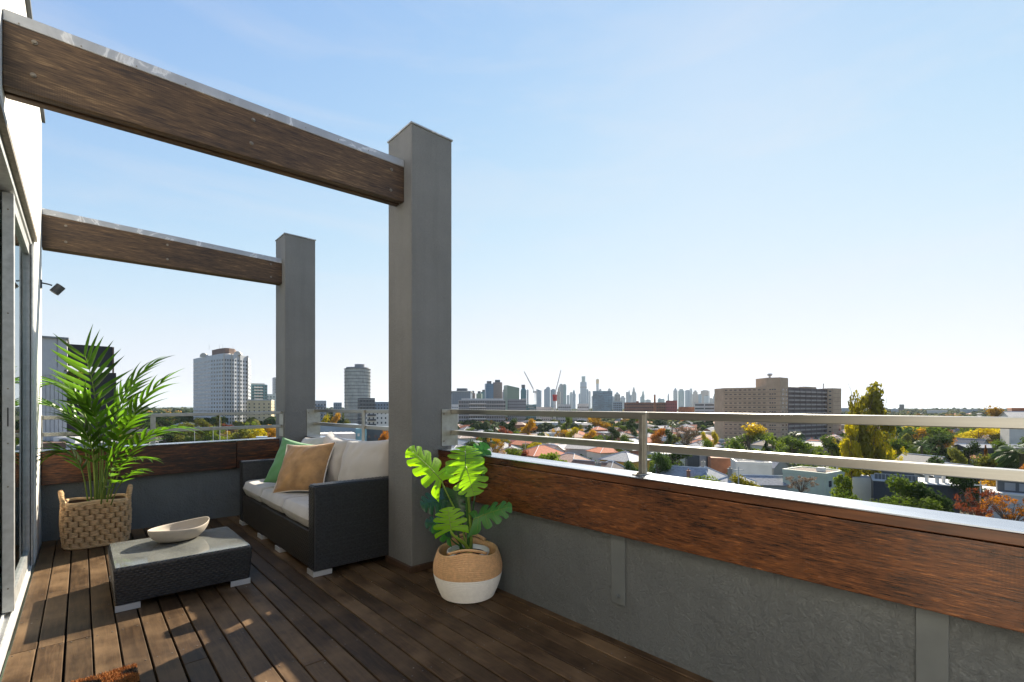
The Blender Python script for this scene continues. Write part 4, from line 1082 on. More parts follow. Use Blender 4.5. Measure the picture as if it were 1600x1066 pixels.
# ---------------------------------------------------------------- building kit
def BM(name, c, rough=.7, var=.1): return simple(name, c, rough, var, .3, objvar=.0)
WIN = simple('dark_window', (.035,.045,.055), .12, .3, .5, spec=.8)
WINB = simple('blue_window', (.07,.13,.19), .12, .3, .3, spec=.8)
WING = simple('green_window', (.08,.16,.14), .12, .3, .3, spec=.8)
def frame(px0, px1, d, ang=0):
    pm = (px0+px1)/2; p = P(pm, d); w = abs(px1-px0)/F*d
    return p, w
def block(name, label, cat, px0, px1, ytop, d, depth, wall, win=None, fh=3.2, nx=8, ang=0, wf=.5, hf=.45, bands=None, roofbox=None, base=GZ, group=None, win_side=None, parapet=None, roofm=None, balcony=None):
    p, w = frame(px0,px1,d); bt = math.atan(((px0+px1)/2-800)/F); w *= math.cos(bt)/max(.5,math.cos(ang)); h = (H-(ytop-637)/F*d) - base; ang -= bt
    t = thing(name, label, cat, (p.x,p.y,base), -A+ang, group)
    MB().box(-w/2,w/2,0,depth,0,h).build('walls', wall, t)
    if parapet is not None:
        m = MB(); q=.35
        m.box(-w/2-.1,w/2+.1,-.1,q,h+.01,h+.9); m.box(-w/2-.1,w/2+.1,depth-q,depth+.1,h+.01,h+.9); m.box(-w/2-.1,-w/2+q,q,depth-q,h+.01,h+.9); m.box(w/2-q,w/2+.1,q,depth-q,h+.01,h+.9)
        m.build('parapet', parapet, t)
    if win is not None:
        m = MB(); nf = max(1,int(h/fh)); cw = w/nx
        for f in range(nf):
            z0 = f*fh+fh*(.5-hf/2)
            for i in range(nx):
                x = -w/2+(i+.5)*cw; m.box(x-cw*wf/2,x+cw*wf/2,-.05,.02,z0,z0+fh*hf)
            ny = max(1,int(depth/cw))
            for i in range(ny):
                y = (i+.5)*depth/ny; hw = depth/ny*wf/2
                m.box(-w/2-.05,-w/2+.02,y-hw,y+hw,z0,z0+fh*hf); m.box(w/2-.02,w/2+.05,y-hw,y+hw,z0,z0+fh*hf)
        stuff(m.build('windows', win, t))
    if bands is not None:
        m = MB(); nf = max(1,int(h/fh))
        for f in range(1,nf+1): m.box(-w/2-.12,w/2+.12,-.16,depth+.12,f*fh-.12,f*fh+.12)
        stuff(m.build('floor_bands', bands, t))
    if balcony is not None:
        m = MB(); nf = max(1,int(h/fh))
        for f in range(1,nf):
            m.box(-w/2+balcony[0]*w,-w/2+balcony[1]*w,-1.5,0,f*fh-.1,f*fh+.1); m.box(-w/2+balcony[0]*w,-w/2+balcony[1]*w,-1.5,-1.4,f*fh+.1,f*fh+1.0)
        stuff(m.build('balconies', balcony[2], t))
    if roofbox:
        for (a,b,hh) in roofbox:
            MB().box(-w/2+a*w,-w/2+b*w,depth*.25,depth*.75,h+.02,h+hh).build('roof_plant', roofm or wall, t)
    placed.append((p.x,p.y,max(w,depth)/2*.8)); return t, w, h
PALE = BM('pale_precast', (.50,.53,.55)); CREAM = BM('cream_render', (.55,.45,.28)); WHT = BM('white_render', (.62,.60,.56)); LGR = BM('light_grey_concrete', (.42,.43,.43))
MGR = BM('mid_grey_concrete', (.24,.25,.26)); DGR = BM('dark_grey_cladding', (.07,.08,.09)); BLK = BM('charcoal_cladding', (.028,.030,.034)); TEAL = BM('teal_glass_panel', (.10,.20,.22), .25)
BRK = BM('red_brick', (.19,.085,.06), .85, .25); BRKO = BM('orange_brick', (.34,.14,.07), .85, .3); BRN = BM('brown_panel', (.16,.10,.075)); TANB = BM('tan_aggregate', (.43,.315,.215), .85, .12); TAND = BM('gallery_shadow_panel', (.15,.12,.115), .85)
YEL = BM('ochre_wall', (.55,.33,.06)); PGREEN = BM('pale_green_wall', (.42,.47,.38)); BLUEG = BM('blue_grey_panel', (.20,.26,.32)); CYAN = BM('cyan_panel', (.14,.30,.36))

# office tower with grid windows, facets fitted to its plan ------------------------------
def tower_poly(name, label, pts, ztop, cols, wall, win, fh, hf=.5, wf=.55, base=GZ):
    """pts: plan (px,d) going left to right along the visible side; cols: windows per facet"""
    W_ = [P(px,d) for px,d in pts]; c0 = sum(W_, Vector())/len(W_); t = thing(name, label, 'building', (c0.x,c0.y,base))
    poly = [((p-c0).x,(p-c0).y) for p in W_]; h = ztop-base
    if sum(poly[i][0]*poly[(i+1)%len(poly)][1]-poly[(i+1)%len(poly)][0]*poly[i][1] for i in range(len(poly))) < 0: cc = poly[::-1]
    else: cc = poly
    MB().prism(cc,0,h).build('walls', wall, t); m = MB(); nf = int(h/fh)
    for k,nc in enumerate(cols):
        if not nc: continue
        a = Vector((*poly[k],0)); b = Vector((*poly[(k+1)%len(poly)],0)); e = (b-a); L = e.length; e.normalize(); n = Vector((e.y,-e.x,0))
        if n.dot(a+e*L/2) < 0: n = -n
        Rm = Matrix((e,n,Vector((0,0,1)))).transposed()
        for f in range(nf-1):
            for i in range(nc):
                c = a+e*L*(i+.5)/nc + Vector((0,0,f*fh+fh*.55))
                m.obox(c, (L/nc*wf/2,.05,fh*hf/2), Rm)
    stuff(m.build('windows', win, t)); placed.append((c0.x,c0.y,20)); return t, poly, h
ztt = H+82/F*445
TPL = BM('tower_precast', (.50,.52,.54), .6)
TPL2 = BM('tower_precast_warm', (.50,.47,.42), .6)
t, poly, h = tower_poly('office_tower','tall pale octagonal office tower with small square windows and dark penthouse on top',
    [(302,480),(329,448),(350,436),(366,440),(387,456),(392,500),(375,520),(318,515)], ztt, [13,5,4,5,3,0,0,8], TPL, WIN, 3.6)
# pilasters, penthouse, round gables, masts
m = MB()
for (px,d) in ((350,435.2),(362,438.2),(374.5,446.2),(387,455.4)):
    p = P(px,d)-Vector((t.location.x,t.location.y,0)); m.box(p.x-.45,p.x+.45,p.y-.45,p.y+.45,0,h+.5)
m.build('pilasters', TPL2, t)
cx_,cy_ = 0,0
m = MB(); hexp = [(x*.42,y*.42) for x,y in poly]
if sum(hexp[i][0]*hexp[(i+1)%8][1]-hexp[(i+1)%8][0]*hexp[i][1] for i in range(8))<0: hexp = hexp[::-1]
m.prism(hexp, h+3.2, h+8.4); m.build('penthouse', BRN, t)
m = MB(); m.prism([(x*1.35,y*1.35) for x,y in hexp], h+.01, h+3.2, scale=.75); m.build('sloped_roof', TPL2, t)
for px,d in ((318,458),(371,444)):
    p = P(px,d)-Vector((t.location.x,t.location.y,0)); m = MB(); n=16; e=Vector((C,-S,0)); f_=Vector((S,C,0))
    vs=[]; 
    for dd in (-.3,2.0):
        for i in range(n+1):
            a=math.pi*i/n; q=p+e*3.6*math.cos(a)+f_*dd; vs.append((q.x,q.y,h+3.8*math.sin(a)-.3))
    m.add(vs,[(i,i+1,n+2+i,n+1+i) for i in range(n)]+[tuple(range(n,-1,-1)),tuple(range(n+1,2*n+2))]); m.build('round_gable', TPL2, t)
for px,d in ((327,470),(343,470),(348,470),(364,470)):
    p = P(px,d)-Vector((t.location.x,t.location.y,0)); m = MB(); m.tube([(p.x,p.y,h+8.4),(p.x,p.y,h+14)],[.14,.06],5); m.build('mast', LGR, t)

block('apartment_building','teal glazed apartment block with cream corner, to the right of the octagonal tower','building',388,418,601,520,22,TEAL,WIN,3.2,6,.12,.5,.4,None,[(.1,.9,1.6)],roofm=TPL2,balcony=(.3,.75,WHT))
block('apartment_building','cream apartment block with dark recessed balconies, lower one beside the octagonal tower','building',386,424,626,430,20,CREAM,WIN,3.1,5,-.15,.28,.4,None,None,parapet=LGR)
block('apartment_building','white slab block half hidden behind the far column, beside cream apartments','building',416,440,616,560,20,WHT,WIN,3.1,5,.1,.5,.4)
block('apartment_building','tall narrow grey block just left of the far column','building',428,446,590,620,20,LGR,WIN,3.2,3,.1,.5,.4)
# round glass tower
p = P(552,430); hz = H+62/F*430-GZ
t = thing('round_tower','round glass apartment tower with curved balconies, between the two grey columns','building',(p.x,p.y,GZ),-A); rr = 20.5/F*430
SILVG = simple('pale_tower_glass', (.42,.45,.42), .18, .25, .25, spec=.7)
MB().cyl((0,rr,0),rr*.94,hz,40).build('glass_drum', SILVG, t)
m = MB()
for f in range(1,int(hz/3.1)+1): m.cyl((0,rr,f*3.1-.3),rr,.32,40)
stuff(m.build('balcony_slabs', DGR, t))
m = MB()
for i in range(40):
    a = 2*math.pi*i/40; m.box(rr*.96*math.cos(a)-.12,rr*.96*math.cos(a)+.12,rr+rr*.96*math.sin(a)-.12,rr+rr*.96*math.sin(a)+.12,0,hz)
stuff(m.build('mullions', LGR, t))
MB().cyl((0,rr,hz),rr*.86,1.2,40).cyl((2,rr,hz+1.2),4.5,3,20).build('roof_plant', MGR, t)
block('apartment_building','charcoal apartment block with pale balcony frames at the foot of the round tower','building',562,586,622,400,20,DGR,WIN,3.0,5,.1,.5,.5,LGR,None)
block('apartment_building','dark stepped apartment block right of the round tower, against the near column','building',585,612,628,430,20,BLUEG,WIN,3.0,6,.1,.5,.45,None,None)
block('apartment_building','white rendered apartment block with black balconies below the round tower, against the near column','building',574,612,641,300,16,WHT,WIN,3.0,6,.08,.35,.4,balcony=(.0,.35,DGR))
block('apartment_building','pale grey apartment block left of the round tower, beside the far column','building',486,510,626,420,18,LGR,WIN,3.0,5,.2,.5,.45,balcony=(.2,.8,BLUEG))
block('apartment_building','small pale glazed block immediately left of the round tower','building',521,534,629,460,18,BLUEG,WINB,3.0,4,0,.6,.5)
block('office_building','low dark blue-grey building with white strip windows behind the rail plate','building',486,562,664,230,16,BLUEG,WHT,4.5,9,.05,.3,.14)
block('shop_building','white low building with long dark strip window behind the sofa cushions','building',492,556,678,205,14,WHT,WIN,4.2,3,.05,.5,.2)
block('shop_building','bright cyan fronted low shop building behind the sofa cushions','building',556,573,670,220,14,CYAN,WHT,4.2,2,.0,.4,.3)
block('office_building','low charcoal warehouse with flat roof behind the sofa, right of the railing post','building',572,612,668,235,16,DGR,WIN,3.6,4,.0,.3,.3)
# apartment complex left of centre
t_,w_,h_ = block('apartment_building','wide glass and concrete apartment building with white slab edges right of the near column','building',717,790,625,480,24,MGR,WIN,3.8,20,.06,.75,.6,WHT,None,balcony=(.22,.58,WHT))
MB().box(-w_/2+3,w_/2-2,2,20,h_+.01,h_+1.4).build('roof_edge', WHT, t_)
block('apartment_building','pale podium block at the left foot of the wide apartment building','building',703,719,632,520,20,PALE,WINB,3.1,5,0,.6,.5)
block('apartment_building','grey angular apartment block right of the wide glass apartment building','building',793,822,624,500,22,MGR,WIN,3.1,9,.0,.45,.5,None,None)
t_,w_,h_ = block('apartment_building','dark green glazed block with stepped pale balconies sloping down to the right','building',820,838,632,540,20,TEAL,WIN,3.1,6,.0,.6,.5)
for k in range(6):
    MB().box(-w_/2+k*1.9-4,-w_/2+k*1.9+3,-1,6,h_+ (3-k)*2.3-1.2,h_+(3-k)*2.3-.6).build('stepped_terrace', WHT, t_)
block('apartment_building','white balcony tower among low blocks below the first crane','building',838,846,636,470,14,WHT,WIN,3.1,3,0,.5,.5)
block('apartment_building','tan and white apartment block below the first crane','building',846,862,636,490,18,TPL2,WIN,3.1,5,0,.5,.4)
block('apartment_building','grey long low block with dark window strips under the top rail','building',862,938,644,520,20,MGR,WIN,3.6,16,0,.7,.35)
block('apartment_building','tall narrow white stair tower in front of the blue glass block','building',864,869,637,500,10,WHT,WIN,3.1,1,0,.3,.3)
block('warehouse','long low white building with square dark windows below the top rail','building',832,872,660,420,14,WHT,WIN,4.0,7,0,.4,.3)
block('warehouse','pale low white rendered wall building behind the golden trees','building',898,938,661,430,14,WHT,WIN,4.0,4,0,.2,.25)
block('brick_building','wide dark red brick warehouse block below the skyline','building',975,1040,629,620,40,BRK,WIN,4.2,18,.03,.6,.3,None,[(.3,.36,2)])
block('brick_building','deep red building with stepped roof right of the brick warehouse','building',1040,1058,626,600,30,BM('crimson_brick',(.24,.07,.07)),WIN,4.2,5,0,.3,.3)
block('brick_building','orange brick building under the clustered city towers','building',1060,1085,636,560,30,BRKO,WIN,4.0,7,0,.4,.3)
block('office_building','long low white and grey building with strip windows left of the brown slab block','building',1085,1132,630,520,26,LGR,WIN,4.0,3,0,.9,.4)
p = P(1023,600); t = thing('brick_chimney','slender red brick chimney stack rising above the brick warehouse','chimney',(p.x,p.y,GZ)); MB().cyl((0,0,0),2.0,38.5,12,1.1).build('shaft',BRKO,t); MB().cyl((0,0,38.5),1.3,1,12).build('rim',BRK,t)
t_,w_,h_ = block('blue_glass_block','blue glass office block with curved top below the skyline','building',926,957,611,1050,50,simple('blue_curtain_glass',(.09,.19,.26),.15,.5,.05,spec=.8),WINB,4,12,0,.8,.6)
block('office_building','dark blue office slab right of the curved blue glass block','building',958,972,628,900,40,BLUEG,WIN,3.6,5,0,.6,.5)
block('office_building','pale office block with domed cap right of the blue glass block','building',960,969,616,1300,40,LGR,WIN,3.6,4,0,.6,.5)
block('community_hall','low hall with curved pale metal roof under the second crane','building',872,892,632,520,30,LGR,WIN,3.6,6,0,.6,.4)
block('community_hall','low hall with peaked white roof right of the second crane','building',902,920,631,480,30,WHT,WIN,3.6,6,0,.6,.4)

# cranes
CRW = BM('crane_white', (.60,.58,.56)); CRR = BM('crane_red', (.40,.04,.04))
def crane(label, px, d, ybase, jib0, jib1, redy=None):
    p = P(px,d,GZ); t = thing('tower_crane', label, 'crane', (p.x,p.y,GZ)); zt = H-(ybase-637)/F*d-GZ
    m = MB(); n = int(zt/2.5)
    for sx_ in (-.8,.8):
        for sy_ in (-.8,.8): m.tube([(sx_,sy_,0),(sx_,sy_,zt)],.3,4)
    for i in range(n):
        z = zt*i/n; z2 = zt*(i+1)/n; m.tube([(-.8,-.8,z),(.8,-.8,z2)],.09,3); m.tube([(.8,-.8,z),(.8,.8,z2)],.09,3)
    stuff(m.build('mast', CRW, t))
    if redy: MB().box(-1.7,1.7,-1.7,1.7,zt-redy,zt).build('turntable', CRR, t)
    a = P(jib0[0],d,py=jib0[1])-t.location; b = P(jib1[0],d,py=jib1[1])-t.location
    m = MB(); e = (b-a); off = Vector((0,0,1.0))
    m.tube([a,b],.36,4); m.tube([a+off*2.6,b+off*.6],.3,4)
    for i in range(14):
        q0=a+e*i/14; q1=a+e*(i+1)/14; m.tube([q0,q1+off*(2.6-2.0*(i+1)/14)],.22,3)
    m.build('jib', CRW, t)
    MB().box(-2.5,2.5,-1.5,1.5,zt,zt+2.5).build('cab', CRR if redy else CRW, t)
crane('white luffing tower crane with its jib leaning to the left',836,600,614,(834,611),(819,581))
crane('tower crane with red turntable and jib raised almost upright to the right',867,560,620,(867,618),(876.5,579),5)

# brown housing slab ---------------------------------------------------------------------
t = thing('housing_block','large brown twelve storey concrete housing slab with rows of small windows and gallery wing','building',(*P(1225,286)[:2],GZ),-A)
def lw(px,d,z=0):
    q = P(px,d,z); r = q-Vector((t.location.x,t.location.y,0)); return Vector((r.x*C-r.y*S, r.x*S+r.y*C, 0))
ztop = H+31.5/F*290-GZ; ztop2 = H+47/F*286-GZ; fh = ztop/13.2
def slab(name, pts, h, mat):
    poly = [(q.x,q.y) for q in pts]
    if sum(poly[i][0]*poly[(i+1)%len(poly)][1]-poly[(i+1)%len(poly)][0]*poly[i][1] for i in range(len(poly)))<0: poly = poly[::-1]
    return MB().prism(poly,0,h).build(name, mat, t)
L0,L1,L2 = lw(1131,300), lw(1198,288), lw(1219,284); R1 = lw(1231.5,292); R2 = lw(1292,318); R3 = lw(1302,316); R4 = lw(1314.5,322)
fw = Vector((0,14,0))
slab('left_wing', [L0,L1+Vector((.3,0,0)),L1+fw,L0+fw], ztop, TANB)
slab('core', [L1,L2,R1,R1+Vector((0,12,0)),L1+Vector((0,13,0))], ztop2, TANB)
slab('gallery_wing', [R1+Vector((.2,1.2,0)),R2+Vector((0,1.6,0)),R2+Vector((0,14,0)),R1+Vector((0,14,0))], ztop, TAND)
slab('stair_end', [R2,R3,R4,R4+fw,R2+fw], ztop+.6, TANB)
def facew(mb, a, b, x0, x1, z0, z1, th=.06, off=.0):
    e = (b-a); L = e.length; e = e/L; n = Vector((e.y,-e.x,0)); Rm = Matrix((e,n,Vector((0,0,1)))).transposed()
    mb.obox(a+e*L*(x0+x1)/2+n*off+Vector((0,0,(z0+z1)/2)), (L*(x1-x0)/2, th, (z1-z0)/2), Rm)
wn_ = MB(); bn_ = MB(); gl_ = MB(); sp_ = MB(); pr_ = MB()
for f in range(13):
    z = f*fh+.3
    for i in range(9):
        x = (i+.25)/9
        for q in range(3): facew(wn_,L0,L1+(L2-L1)*.0,x+q*.020,x+q*.020+.014,z+fh*.42,z+fh*.68)
    facew(bn_,L0,L1,0,1,z-.08,z+.08,.05)
    facew(bn_,L1,L2,0,1,z-.08,z+.08,.05); facew(bn_,L2,R1,0,1,z-.08,z+.08,.05)
    for q in range(3): facew(wn_,L1,L2,.2+q*.18,.32+q*.18,z+fh*.42,z+fh*.68)
    facew(wn_,L2,R1,.25,.42,z+fh*.35,z+fh*.7); facew(wn_,L2,R1,.7,.82,z+fh*.35,z+fh*.7)
    facew(sp_,R1,R2,0,1,z+.1,z+fh*.42,.12,.0)
    facew(wn_,R2,R3,.3,.7,z+fh*.4,z+fh*.7); facew(bn_,R3,R4,.05,.95,z-.06,z+.06,.04)
for i in range(8): facew(pr_,R1,R2,i/7-.006,i/7+.006,0,ztop,.16,0)
stuff(wn_.build('windows',WIN,t)); stuff(bn_.build('floor_joints',BM('dark_joint',(.10,.08,.07)),t)); stuff(sp_.build('gallery_balustrades',BM('gallery_rail',(.34,.30,.27)),t)); stuff(pr_.build('gallery_piers',TAND,t))
facew_ = MB(); facew(facew_,R1,R2,.0,.38,ztop+.02,ztop+.5,2,-3); facew(facew_,R1,R2,.5,.8,ztop+.02,ztop+1.2,2,-4); facew_.build('roof_plant',TANB,t)
m = MB(); q = (L1+L2)/2; m.cyl((q.x,q.y+4,ztop2),.6,.8,8); m.lathe([(0,ztop2+.8),(1.0,ztop2+1.1),(1.5,ztop2+2.0),(1.2,ztop2+2.6)],14,(q.x,q.y+4)); m.build('satellite_dish',LGR,t)
q = R2; MB().cyl((q.x+1,q.y+5,ztop+.6),.4,3.4,8).build('flue',WHT,t)
placed += [(P(1165,300).x,P(1165,300).y,22),(P(1225,292).x,P(1225,292).y,14),(P(1270,312).x,P(1270,312).y,22)]
# ---------------------------------------------------------------- city skyline
FAC = {'blue': m_facade('far_facade_blue',(.12,.22,.32),(.03,.08,.15)), 'grey': m_facade('far_facade_grey',(.18,.22,.27),(.07,.10,.14)),
       'teal': m_facade('far_facade_teal',(.11,.23,.26),(.04,.11,.14)), 'pale': m_facade('far_facade_pale',(.32,.36,.40),(.13,.17,.22)),
       'brown': m_facade('far_facade_brown',(.30,.23,.20),(.12,.10,.10)), 'green': m_facade('far_facade_green',(.22,.30,.24),(.09,.16,.13)), 'dark': m_facade('far_facade_dark',(.10,.12,.14),(.04,.05,.07))}
def sky_tower(px0,px1,ytop,d,fac,label,shape='box',dep=None,up=None):
    p,w = frame(px0,px1,d); h = H-(ytop-637)/F*d-GZ; t = thing('skyscraper',label,'skyscraper',(p.x,p.y,GZ),-A-math.atan(((px0+px1)/2-800)/F)+random.Random(int(px0*10)).uniform(-.35,.35),'city skyline towers')
    dep = dep or w*.9; m = MB(); mt = FAC[fac]
    if shape == 'box': m.box(-w/2,w/2,0,dep,0,h)
    elif shape == 'round': m.cyl((0,w/2,0),w/2,h*.93,20); m.cyl((0,w/2,h*.93),w/2,h*.07,20,w*.28)
    elif shape == 'point': m.box(-w/2,w/2,0,dep,0,h*.86); m.prism([(-w/2,0),(w/2,0),(w/2,dep),(-w/2,dep)],h*.86,h,scale=.12,cen=(0,dep/2))
    elif shape == 'step': m.box(-w/2,w/2,0,dep,0,h*.8); m.box(-w*.3,w*.3,dep*.15,dep*.85,h*.8,h*.93); m.box(-w*.15,w*.15,dep*.3,dep*.7,h*.93,h)
    elif shape == 'slant': m.hexa([(-w/2,0,0),(w/2,0,0),(w/2,dep,0),(-w/2,dep,0),(-w/2,0,h),(w/2,0,h*.93),(w/2,dep,h*.93),(-w/2,dep,h)])
    elif shape == 'dome':
        m.cyl((0,w/2,0),w/2,h*.8,24); m.lathe([(w/2*math.cos(a),h*.8+h*.2*math.sin(a)) for a in [i*math.pi/16 for i in range(9)]],24,(0,w/2))
    m.build('shaft', mt, t)
    if shape in ('box','round') : MB().box(-w*.28,w*.28,dep*.2,dep*.7,h+.1,h+5).build('roof_plant', FAC['dark'], t)
    return t,w,h,dep
SK = [(703,710,615,900,'pale','pale blue block at the left end of the skyline, touching the near column','box'),
 (735,742,614.5,950,'brown','small brown block just right of the broad round cornered office','box'),
 (744,752,615,1000,'green','low green glazed block, third building left of the twin tower','box'),(751,760,612.5,1050,'teal','low teal block touching the left of the blue twin tower','box'),
 (759,771,599.5,900,'blue','bright blue glazed half of the twin tower left of the first crane','box'),(770,784.5,597.5,930,'brown','brown half of the twin tower left of the first crane, with dark roof box','box'),
 (785,790.5,612.5,1000,'pale','thin pale block between the twin tower and the green glass tower','box'),
 (792,812,602,700,'green','broad green glass tower with cut away right shoulder','slant'),(812,821,606,760,'teal','rounded green glass tower directly right of the broad green one','round'),
 (823,826,609.6,3300,'grey','very thin dark tower just under the leaning crane jib','box'),
 (838,845,607.5,3200,'blue','dark blue tower with slanted top, first right of the leaning crane','slant'),(850,854.5,609,3200,'blue','low shoulder tower left of the pale capped blue tower','box'),(853,859.5,605.7,3300,'blue','blue tower with pale cap midway between the two cranes','box'),
 (860,867.5,609,3100,'blue','stubby bright blue tower just left of the upright crane','box'),(870,875,604.5,3000,'brown','brown tower directly behind the upright crane mast','step'),(875,880,601,3100,'grey','dark grey tower right of the upright crane, left half of a pair','box'),(880,885,601.3,3100,'teal','pale green tower right of the upright crane, right half of a pair','box'),
 (885.5,889,618,3500,'pale','low pale tower in the dip right of the green pair','box'),(890,894.5,613.8,3800,'pale','pale blue low tower second left of the tallest tower','box'),(894.5,899.6,609,3700,'blue','peaked blue tower left of the tallest tower','step'),
 (904,907,616,4000,'blue','thin low tower leaning against the left of the tallest tower','box'),
 (917,919.5,609,4000,'blue','first step down to the right of the tallest tower','box'),(919.5,922.3,612,4000,'pale','second, lower step down to the right of the tallest tower','box'),
 (924,930,619,4200,'grey','low grey tower between the tallest tower and the gold topped one','box'),(929,933,613.5,4200,'pale','low pale shoulder tower at the foot of the gold topped tower','box'),(936,939.5,608.6,4100,'grey','grey shoulder tower to the right of the gold topped one','box'),
 (950,954.5,608,3900,'pale','pale tower peeping over the right of the curved blue glass block','box'),(955,960,620,4300,'blue','low blue tower right of the curved blue glass block','box'),
 (961,968.6,612.6,3600,'pale','pale tower with small peaked cap left of the thin twin spires','step'),(969,977,620,3600,'pale','low broad pale rounded tower left of the thin twin spires','round'),
 (978,981.5,613,4200,'grey','left shoulder of the stepped grey tower','box'),(981,985,609.5,4200,'blue','stepped grey blue tower left of the tall square tower','step'),(985,988,618,4300,'grey','low block between the stepped tower and the tall square tower','box'),
 (988,993.3,605,4200,'grey','tall square grey tower at the middle gap of the skyline','step'),(992.5,994.5,615,4200,'pale','thin shoulder of the tall square grey tower','box'),
 (1000.5,1003,620.5,4300,'blue','small low block left of the brown capped tower','box'),(1002.5,1007,610.3,4200,'teal','brown capped tower standing alone left of the red chimney','step'),(1009,1017,625,4600,'grey','low flat cluster block beside the red chimney','box'),
 (1027,1038,621.5,3800,'teal','low domed pale building right of the red chimney','dome'),(1043,1045.6,614.5,4300,'grey','needle thin tower alone right of the domed building','point'),
 (1052,1057.6,606,4100,'grey','pointed grey tower first of the right-hand skyline cluster','point'),(1059.5,1069,609,4000,'teal','round topped pale blue tower in the right-hand cluster','round'),(1070.5,1077.5,610.2,4050,'blue','square bright blue tower in the right-hand cluster','box'),
 (1077.5,1081.5,608,4200,'pale','thin pale tower behind the square blue one in the right-hand cluster','box'),(1082.5,1092.3,610,4150,'brown','wide pinkish brown tower in the right-hand cluster','step'),(1091.5,1096,616.5,3900,'blue','short blue tower between the two brown ones in the right-hand cluster','box'),
 (1095,1106,610.6,4100,'brown','broad brown topped tower in the right-hand cluster','box'),(1100,1107,619,3900,'pale','low pale block in front of the broad brown topped tower','box'),
 (1108,1114,623,4200,'grey','low stepped block near the right end of the skyline','box'),(1114,1120,614,4150,'grey','last tall grey tower at the right end of the skyline','step'),(1120,1125,629.5,4200,'grey','last low block at the right end of the skyline','box'),(1126,1131,628,4300,'blue','tiny block touching the brown housing slab roofline','box')]
for a in SK: sky_tower(*a)
t,w,h,dp = sky_tower(706.5,735,611,820,'grey','broad grey office with rounded cornice right of the near column','box',50)
m = MB(); m.box(-w/2-1,w/2+1,-1,50,h-1.5,h+.05); m.build('cornice', LGR, t)
t,w,h,dp = sky_tower(906.6,916.2,597,4200,'blue','tallest blue skyscraper with narrower upper storeys, left of the gold topped tower','box')
w2 = w*.58; h2 = H-(588-637)/F*4200-GZ; MB().box(-w2/2,w2/2,dp*.2,dp*.8,h+.1,h2).build('upper_shaft',FAC['teal'],t)
MB().box(-w*.56,w*.56,-2,dp+2,h*.80,h*.83).build('refuge_band',FAC['dark'],t)
t,w,h,dp = sky_tower(931.6,935.4,593,4250,'pale','slender pale skyscraper with glowing gold coloured top section','box')
MB().box(-w*.62,w*.62,-2,dp+2,h*.86,h+.3).build('gold_top',BM('gold_cladding',(.55,.33,.12),.35),t)

# ---------------------------------------------------------------- neighbouring building on the left
NBY = P(120,18).y      # its front runs parallel to the far parapet
nb = thing('neighbour_building','neighbouring building of pale grey boards and black panels behind the potted palm','building',(P(120,18).x,NBY,GZ))
def nx(px): r=(px-800)/F; return NBY*(S+C*r)/(C-S*r)-P(120,18).x
def nz(py,px=120): r=(px-800)/F; d=NBY/(C-S*r); return H-(py-637)/F*d-GZ
CLAD = simple('pale_boards', (.46,.46,.47), .6, .06, 4); BLKP = simple('black_panel', (.012,.012,.014), .45, .1, 4)
w0,w1,w2_ = nx(45),nx(104.5),nx(182)
for i in range(9):
    a = w0+(w1-w0)*i/9; b_ = w0+(w1-w0)*(i+1)/9-.012
    MB().box(a,b_,0,.1,nz(688),nz(575)).build('wall_board', CLAD, nb)
MB().box(w0,w1,.11,5,nz(720),nz(531)-.02).build('core', CLAD, nb)
for (a,b_) in ((45,89.5),(90,104.5)):
    MB().box(nx(a),nx(b_)-.01,-.02,.105,nz(588),nz(531)).build('wall_panel', CLAD, nb)
MB().box(w0,w1+.05,-.1,5,nz(531)-.01,nz(529)).build('roof_edge', MGR, nb)
MB().box(nx(105.5),nx(176),.2,.5,nz(572,140),nz(539,140)).build('screen_panel', BLKP, nb)
MB().box(nx(176.2),nx(178.6),.15,.55,nz(583,178),nz(542,178)).build('screen_panel', BRN, nb)
MB().box(nx(105),nx(182),.2,4,nz(720),nz(581,140)).build('dark_wing', BLKP, nb)
for (a,b_) in ((106,140),(142,181)):
    MB().box(nx(a),nx(b_),.16,.199,nz(686),nz(640)).build('panel', BLKP, nb)
MB().box(nx(60),nx(104),-1.5,-.03,nz(700),nz(687.5)).build('timber_ledge', BRN, nb)
MB().box(nx(104.5),nx(183),-1.5,.15,nz(698),nz(690)).build('ledge', MGR, nb)
MB().box(nx(45),nx(183),-1.4,4,0,nz(700)-.02).build('lower_wall', MGR, nb)
hd = thing('hedge','thin strip of hedge trailing over the ledge of the pale boarded neighbouring building','hedge',(*P(93,17.8)[:2],nz(601)+GZ),-A)
inst(crowns['hedge'][0][1],'crown',hd,scale=(1.9,.35,.55),mat=LEAFC['olive'])
ac = thing('air_conditioner','white outdoor air conditioner unit with round fan grille on the neighbouring ledge','air conditioner',(*P(100,17.2)[:2],H-(709-637)/F*17.2),-A)
MB().box(-.40,.40,0,.3,0,.60).build('casing', simple('ac_white',(.72,.70,.65),.5,.04), ac, bev=.02)
m = MB(); R = Matrix.Rotation(rad(90),3,'X')
m.cyl((0,0,0),.24,.01,28); m.v = [tuple(R@Vector(p)+Vector((.0,-.002,.31))) for p in m.v]; g_ = m.build('fan_grille', simple('ac_grille',(.20,.20,.20),.6), ac)
m = MB()
for i in range(6): m.lathe([(.03+i*.04,0),(.034+i*.04,.008),(.038+i*.04,0)],28)
m.v = [tuple(R@Vector(p)+Vector((.0,-.013,.31))) for p in m.v]; m.build('grille_ring', simple('ac_wire',(.5,.5,.48),.5), g_)

